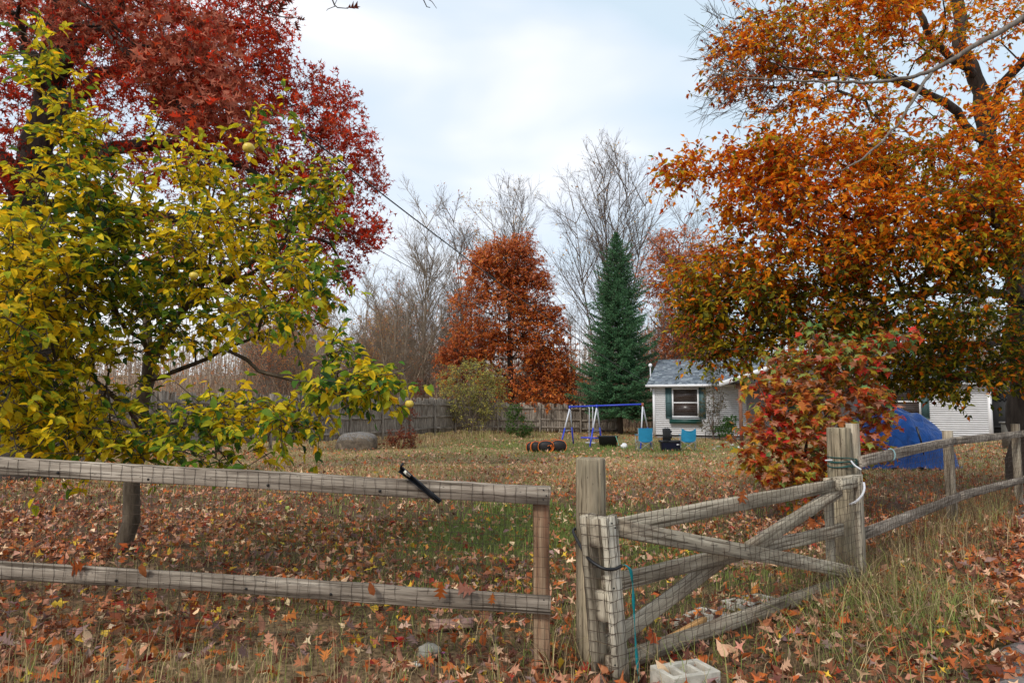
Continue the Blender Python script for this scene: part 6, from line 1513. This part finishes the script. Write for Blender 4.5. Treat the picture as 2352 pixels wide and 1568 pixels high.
# ---- bare trees
def bare_mesh(seed, Ht, stems, spread, kids=(16, 8, 5), r0=.12, leafy=0, leafcol=None, up=.55, low=.25):
    g_ = np.random.default_rng(seed); mb = MB()
    def curve(p, d, L, n, wander, trop):
        P_ = [p]; d = d / np.linalg.norm(d, axis=1, keepdims=True)
        for k in range(n - 1):
            d = d + g_.normal(0, wander, d.shape) + np.array([0, 0, trop]); d /= np.linalg.norm(d, axis=1, keepdims=True)
            P_.append(P_[-1] + d * (L / (n - 1))[:, None])
        return np.stack(P_, 1)
    def spawn(P_, L, m, l0, l1, ang, tmin):
        Cn, Pn, _ = P_.shape; t = g_.uniform(tmin, 1, (Cn, m)); x = t * (Pn - 1); i = np.minimum(x.astype(int), Pn - 2); f = (x - i)[..., None]
        c = np.arange(Cn)[:, None]; base_ = P_[c, i] * (1 - f) + P_[c, i + 1] * f; tan = P_[c, i + 1] - P_[c, i]; tan /= np.linalg.norm(tan, axis=2, keepdims=True)
        rnd = g_.normal(0, 1, base_.shape); perp_ = np.cross(tan, rnd); perp_ /= np.linalg.norm(perp_, axis=2, keepdims=True)
        a = g_.uniform(ang[0], ang[1], (Cn, m, 1)); d = tan * np.cos(a) + perp_ * np.sin(a)
        Lk = L[:, None] * (l0 + (l1 - l0) * t) * g_.uniform(.7, 1.25, (Cn, m))
        return base_.reshape(-1, 3), d.reshape(-1, 3), Lk.ravel(), (1 - t).ravel()
    base_ = np.zeros((stems, 3)); base_[:, :2] = g_.normal(0, .1 * (stems > 1), (stems, 2))
    d = np.stack([g_.normal(0, spread, stems), g_.normal(0, spread, stems), np.ones(stems)], 1)
    L = Ht * g_.uniform(.82, 1.0, stems); L[0] = Ht
    T0 = curve(base_, d, L, 12, .022, .035); mb.tube(T0, np.linspace(r0, r0 * .12, 12) / stems ** .35, 6, cap=False)
    b_, d_, L1, _ = spawn(T0, L, kids[0], .42, .16, (.4, .85), low)
    T1 = curve(b_, d_, L1, 5, .07, .10 * up); mb.tube(T1, np.linspace(r0 * .22, r0 * .05, 5), 4, cap=False)
    b_, d_, L2, _ = spawn(T1, L1, kids[1], .5, .25, (.35, .85), .12)
    T2 = curve(b_, d_, L2, 3, .10, .06 * up); mb.tube(T2, np.linspace(.012, .006, 3), 3, cap=False)
    b_, d_, L3, _ = spawn(T2, L2, kids[2], .55, .4, (.3, .8), .1)
    T3 = curve(b_, d_, L3, 2, .15, .05); mb.tube(T3, np.linspace(.0075, .0038, 2), 3, cap=False)
    lf_ = None
    if leafy:
        ends = T3[:, -1]; k = g_.integers(0, len(ends), leafy); pos = ends[k] + g_.normal(0, .12, (leafy, 3))
        lf_ = MB(); R = frames(g_.normal(0, 1, (leafy, 3)), g_.normal(0, 1, (leafy, 3)))
        lc = np.array(leafcol)[g_.integers(0, len(leafcol), leafy)] * g_.uniform(.8, 1.2, (leafy, 1)); put_leaves(lf_, T_OVALS[0], pos, R, np.full(leafy, .17) * g_.uniform(.6, 1.3, leafy), lc)
    return mb, lf_
def bare(name, label, vx, Y_, mbs, material, rz=0, s=1.0, group=None, me=None):
    x = at(vx, 900, Y_)[0]; root = thing(name, label, 'tree', (x, Y_, float(gh(x, Y_)) - .1), group)
    root.rotation_euler = (0, 0, rz)
    for i, (pn, m_, mt) in enumerate((('trunk', me[0], material), ('foliage', me[1], M_leaf))):
        if m_ is None: continue
        o = bpy.data.objects.new(pn, m_); link(o, root); o.scale = (s, s, s)
        if i: o['kind'] = 'stuff'
    return root
GOLD = [(.70, .44, .12), (.75, .36, .09), (.60, .45, .20)]; RUST = [(.60, .22, .09), (.52, .19, .11), (.66, .32, .14)]
def mk(seed, *a, mat_=None, **k):
    m_, l_ = bare_mesh(seed, *a, **k); return (m_.mesh('bare_wood', mat_ or M_bark_wood), l_.mesh('sparse_leaves', M_leaf) if l_ else None)
h = lambda vx, vy, Y_: (at(vx, vy, Y_)[2] + .5) * .86
bare('bare_tree', 'pale grey bare tree with fan of upright branches left of the orange oak', 968, 50, None, M_bark_wood, 0, 1, None, mk(11, h(968, 415, 50), 3, .07, (22, 10, 6), r0=.15, mat_=M_bark_wood, up=.9, low=.15))
bare('bare_tree', 'tall bare tree with few orange leaves, right of the pale fan-shaped tree', 1078, 55, None, M_bark_wood2, 1, 1, None, mk(12, h(1085, 400, 55), 3, .07, (19, 9, 6), r0=.17, leafy=420, leafcol=RUST, mat_=M_bark_wood2, up=.9, low=.2))
bare('bare_tree', 'narrow bare grey tree rising between the orange oak and the tallest bare tree', 1215, 56, None, M_bark_wood2, 2, 1, None, mk(13, h(1210, 378, 56), 2, .05, (24, 10, 6), r0=.16, leafy=120, leafcol=GOLD, mat_=M_bark_wood2, up=.8, low=.2))
bare('bare_tree', 'tallest and broadest bare tree of the wood, standing behind the spruce', 1400, 52, None, M_bark_wood2, 3, 1, None, mk(14, h(1390, 292, 52), 7, .12, (17, 9, 6), r0=.19, leafy=500, leafcol=GOLD, mat_=M_bark_wood2, up=.9, low=.2))
bare('bare_tree', 'bare tree filling the gap between the tallest tree and the orange beech', 1590, 58, None, M_bark_wood2, 4, 1, None, mk(15, h(1590, 430, 58), 3, .10, (17, 9, 6), r0=.16, mat_=M_bark_wood2, up=.8))
bare('bare_tree', 'thin tree holding a haze of golden leaves just above the orange oak', 1160, 62, None, M_bark_wood, 5, 1, None, mk(16, h(1160, 455, 62), 3, .09, (13, 7, 5), r0=.14, leafy=1300, leafcol=GOLD, up=.8))
bare('bare_tree', 'slanting bare tree whose branches reach left under the red oak crown', 905, 46, None, M_bark_wood, 5, 1, None, mk(17, h(900, 560, 46), 4, .28, (12, 7, 5), r0=.13, leafy=60, leafcol=RUST, up=.5))
V_ = [mk(31, 11.5, 2, .10, (15, 8, 5), r0=.12, leafy=260, leafcol=RUST, low=.12), mk(32, 12.5, 1, .05, (22, 8, 5), r0=.14, leafy=60, leafcol=GOLD, low=.12), mk(33, 10, 3, .14, (12, 8, 5), r0=.10, leafy=900, leafcol=RUST + [(.5, .17, .05)], mat_=M_bark_wood2, low=.12), mk(34, 13, 2, .07, (17, 8, 5), r0=.13, leafy=120, leafcol=RUST, mat_=M_bark_wood2, low=.15), mk(35, 11, 2, .10, (14, 8, 5), r0=.12, leafy=1300, leafcol=GOLD + RUST, low=.12)]
WHAT = ['slender brown tree with few rusty leaves', 'straight bare tree', 'low spreading tree with rust leaves', 'grey forked bare tree', 'tree veiled in gold leaves']
WHERE = [(700, 'glimpsed through the apple tree'), (850, 'above the boulder'), (1010, 'beside the pale fan-shaped tree'), (1120, 'behind the orange oak'), (1330, 'in the gap between orange oak and spruce'), (1490, 'immediately right of the spruce'), (1640, 'behind the house roof'), (2000, 'behind the big beech'), (2300, 'behind the screened porch'), (400, 'far left behind the apple tree')]
used = {}
for k in range(190):
    Y_ = 44.5 + 42 * (k / 190) + rng.uniform(-1, 1)
    vx = (k * 0.618034 * 1700 + 620) % 1750 + (560 if k % 5 else 0) * 1.0
    if vx > 1000 and k % 3 == 0: vx = 640 + (vx * 7 % 420)
    if vx > 1750 and k % 4 : vx = 960 + (vx * 5 % 720)
    vi = int(rng.integers(0, 5)); s = (rng.uniform(.42, .66) if k % 2 else rng.uniform(.7, .98)) * (Y_ / 55) ** .6
    if 1000 < vx: s *= .95
    loc = min(WHERE, key=lambda q: abs(q[0] - vx))[1]
    depth = 'near' if Y_ < 58 else 'middle' if Y_ < 72 else 'far'
    key = (vi, loc, depth); used[key] = used.get(key, 0) + 1
    lab = ('' if used[key] == 1 else 'shorter ' if used[key] == 2 else 'low ' if used[key] == 3 else 'small ') + depth + ' ' + WHAT[vi] + ' ' + loc
    s *= .92 ** (used[key] - 1)
    bare('bare_tree', lab, vx, Y_, None, None, rng.uniform(0, 6.28), s, 'trees of the wood behind the yard', V_[vi])

# far-off wood: stems and brush that read as one mass
mb = MB(); n = 2400
x = rng.uniform(-85, 95, n); y = rng.uniform(60, 125, n); hh = rng.uniform(5, 13.5, n) * (y / 90) ** .5; lean = rng.normal(0, .5, (n, 2))
z0 = gh(x, y)
P_ = np.stack([np.stack([x, y, z0 - .2], 1), np.stack([x + lean[:, 0] * .3, y + lean[:, 1] * .3, z0 + hh * .5], 1), np.stack([x + lean[:, 0], y + lean[:, 1], z0 + hh], 1)], 1)
cw = np.array([(.31, .24, .19), (.22, .165, .13), (.40, .32, .25)])[rng.integers(0, 3, n)]  # stem colours lightened to stand in for distance haze
mb.tube(P_, np.array([.06, .045, .012]), 3, col=cw, cap=False)
i = np.repeat(np.arange(n), 12); m_ = len(i); t = rng.uniform(.12, 1, m_)
q0 = P_[i, 0] + (P_[i, 2] - P_[i, 0]) * t[:, None]; dd_ = rvec(m_) * (1, 1, .3) + (0, 0, .9); dd_ /= np.linalg.norm(dd_, axis=1, keepdims=True)
l_ = rng.uniform(.5, 2.2, m_) * (1.1 - .7 * t); q2 = q0 + dd_ * l_[:, None]; mb.tube(np.stack([q0, q2], 1), np.array([.026, .010]), 3, col=cw[i], cap=False)
wd_ = mb.build('distant_wood', attrmat('distant_bark', .95, .5, .8, 1.2, .05), None, kind='stuff'); tag(wd_, 'far bare woodland closing the view behind the fences and house', 'wood')
n = 34000; x = rng.uniform(-75, 85, n); y = rng.uniform(50, 120, n); 
p = np.stack([x, y], -1); top = (4.4 + 2.8 * wav(p, .12, 1) + 2.5 * rng.random(n)) * (y / 80) ** .5
pos = np.stack([x, y, gh(x, y) + np.maximum(.3, top * rng.random(n) ** .8)], 1)
cl_ = (wav(p, .2, 3) + rng.normal(0, .3, n)) > .15
lc = np.where(cl_[:, None], np.array([.58, .24, .10]), np.array([.36, .24, .14])) * rng.uniform(.6, 1.4, (n, 1))
mb = MB(); put_leaves(mb, T_OVALS[0], pos, frames(rvec(n), rvec(n)), rng.uniform(.18, .42, n), lc)
us = mb.build('undergrowth', M_leaf, None, kind='stuff'); tag(us, 'russet undergrowth leaves among the trunks of the wood', 'undergrowth')
# brown brush right behind the fence
mb = MB(); n = 4200
x = rng.uniform(-24, 22, n); y = rng.uniform(42.5, 52, n); x = np.where(x < -4, x - (46 - y) * .1, x); ok = (x - (-3.25)) * da[1] - (y - 39.2) * da[0] < 50; z0 = gh(x, y); hh = rng.uniform(1, 4.6, n)
ln_ = rng.normal(0, .35, (n, 2)) * hh[:, None] * .5
P_ = np.stack([np.stack([x, y, z0], 1), np.stack([x + ln_[:, 0] * .3, y + ln_[:, 1] * .3, z0 + hh * .55], 1), np.stack([x + ln_[:, 0], y + ln_[:, 1], z0 + hh], 1)], 1)
cw = np.array([(.22, .155, .11), (.15, .105, .08), (.28, .21, .15)])[rng.integers(0, 3, n)]
mb.tube(P_, np.array([.014, .011, .006]), 3, col=cw, cap=False)
br = mb.build('brushwood', bpy.data.materials['distant_bark'], None, kind='stuff'); tag(br, 'brown leafless brush standing right behind the board fences', 'brush')
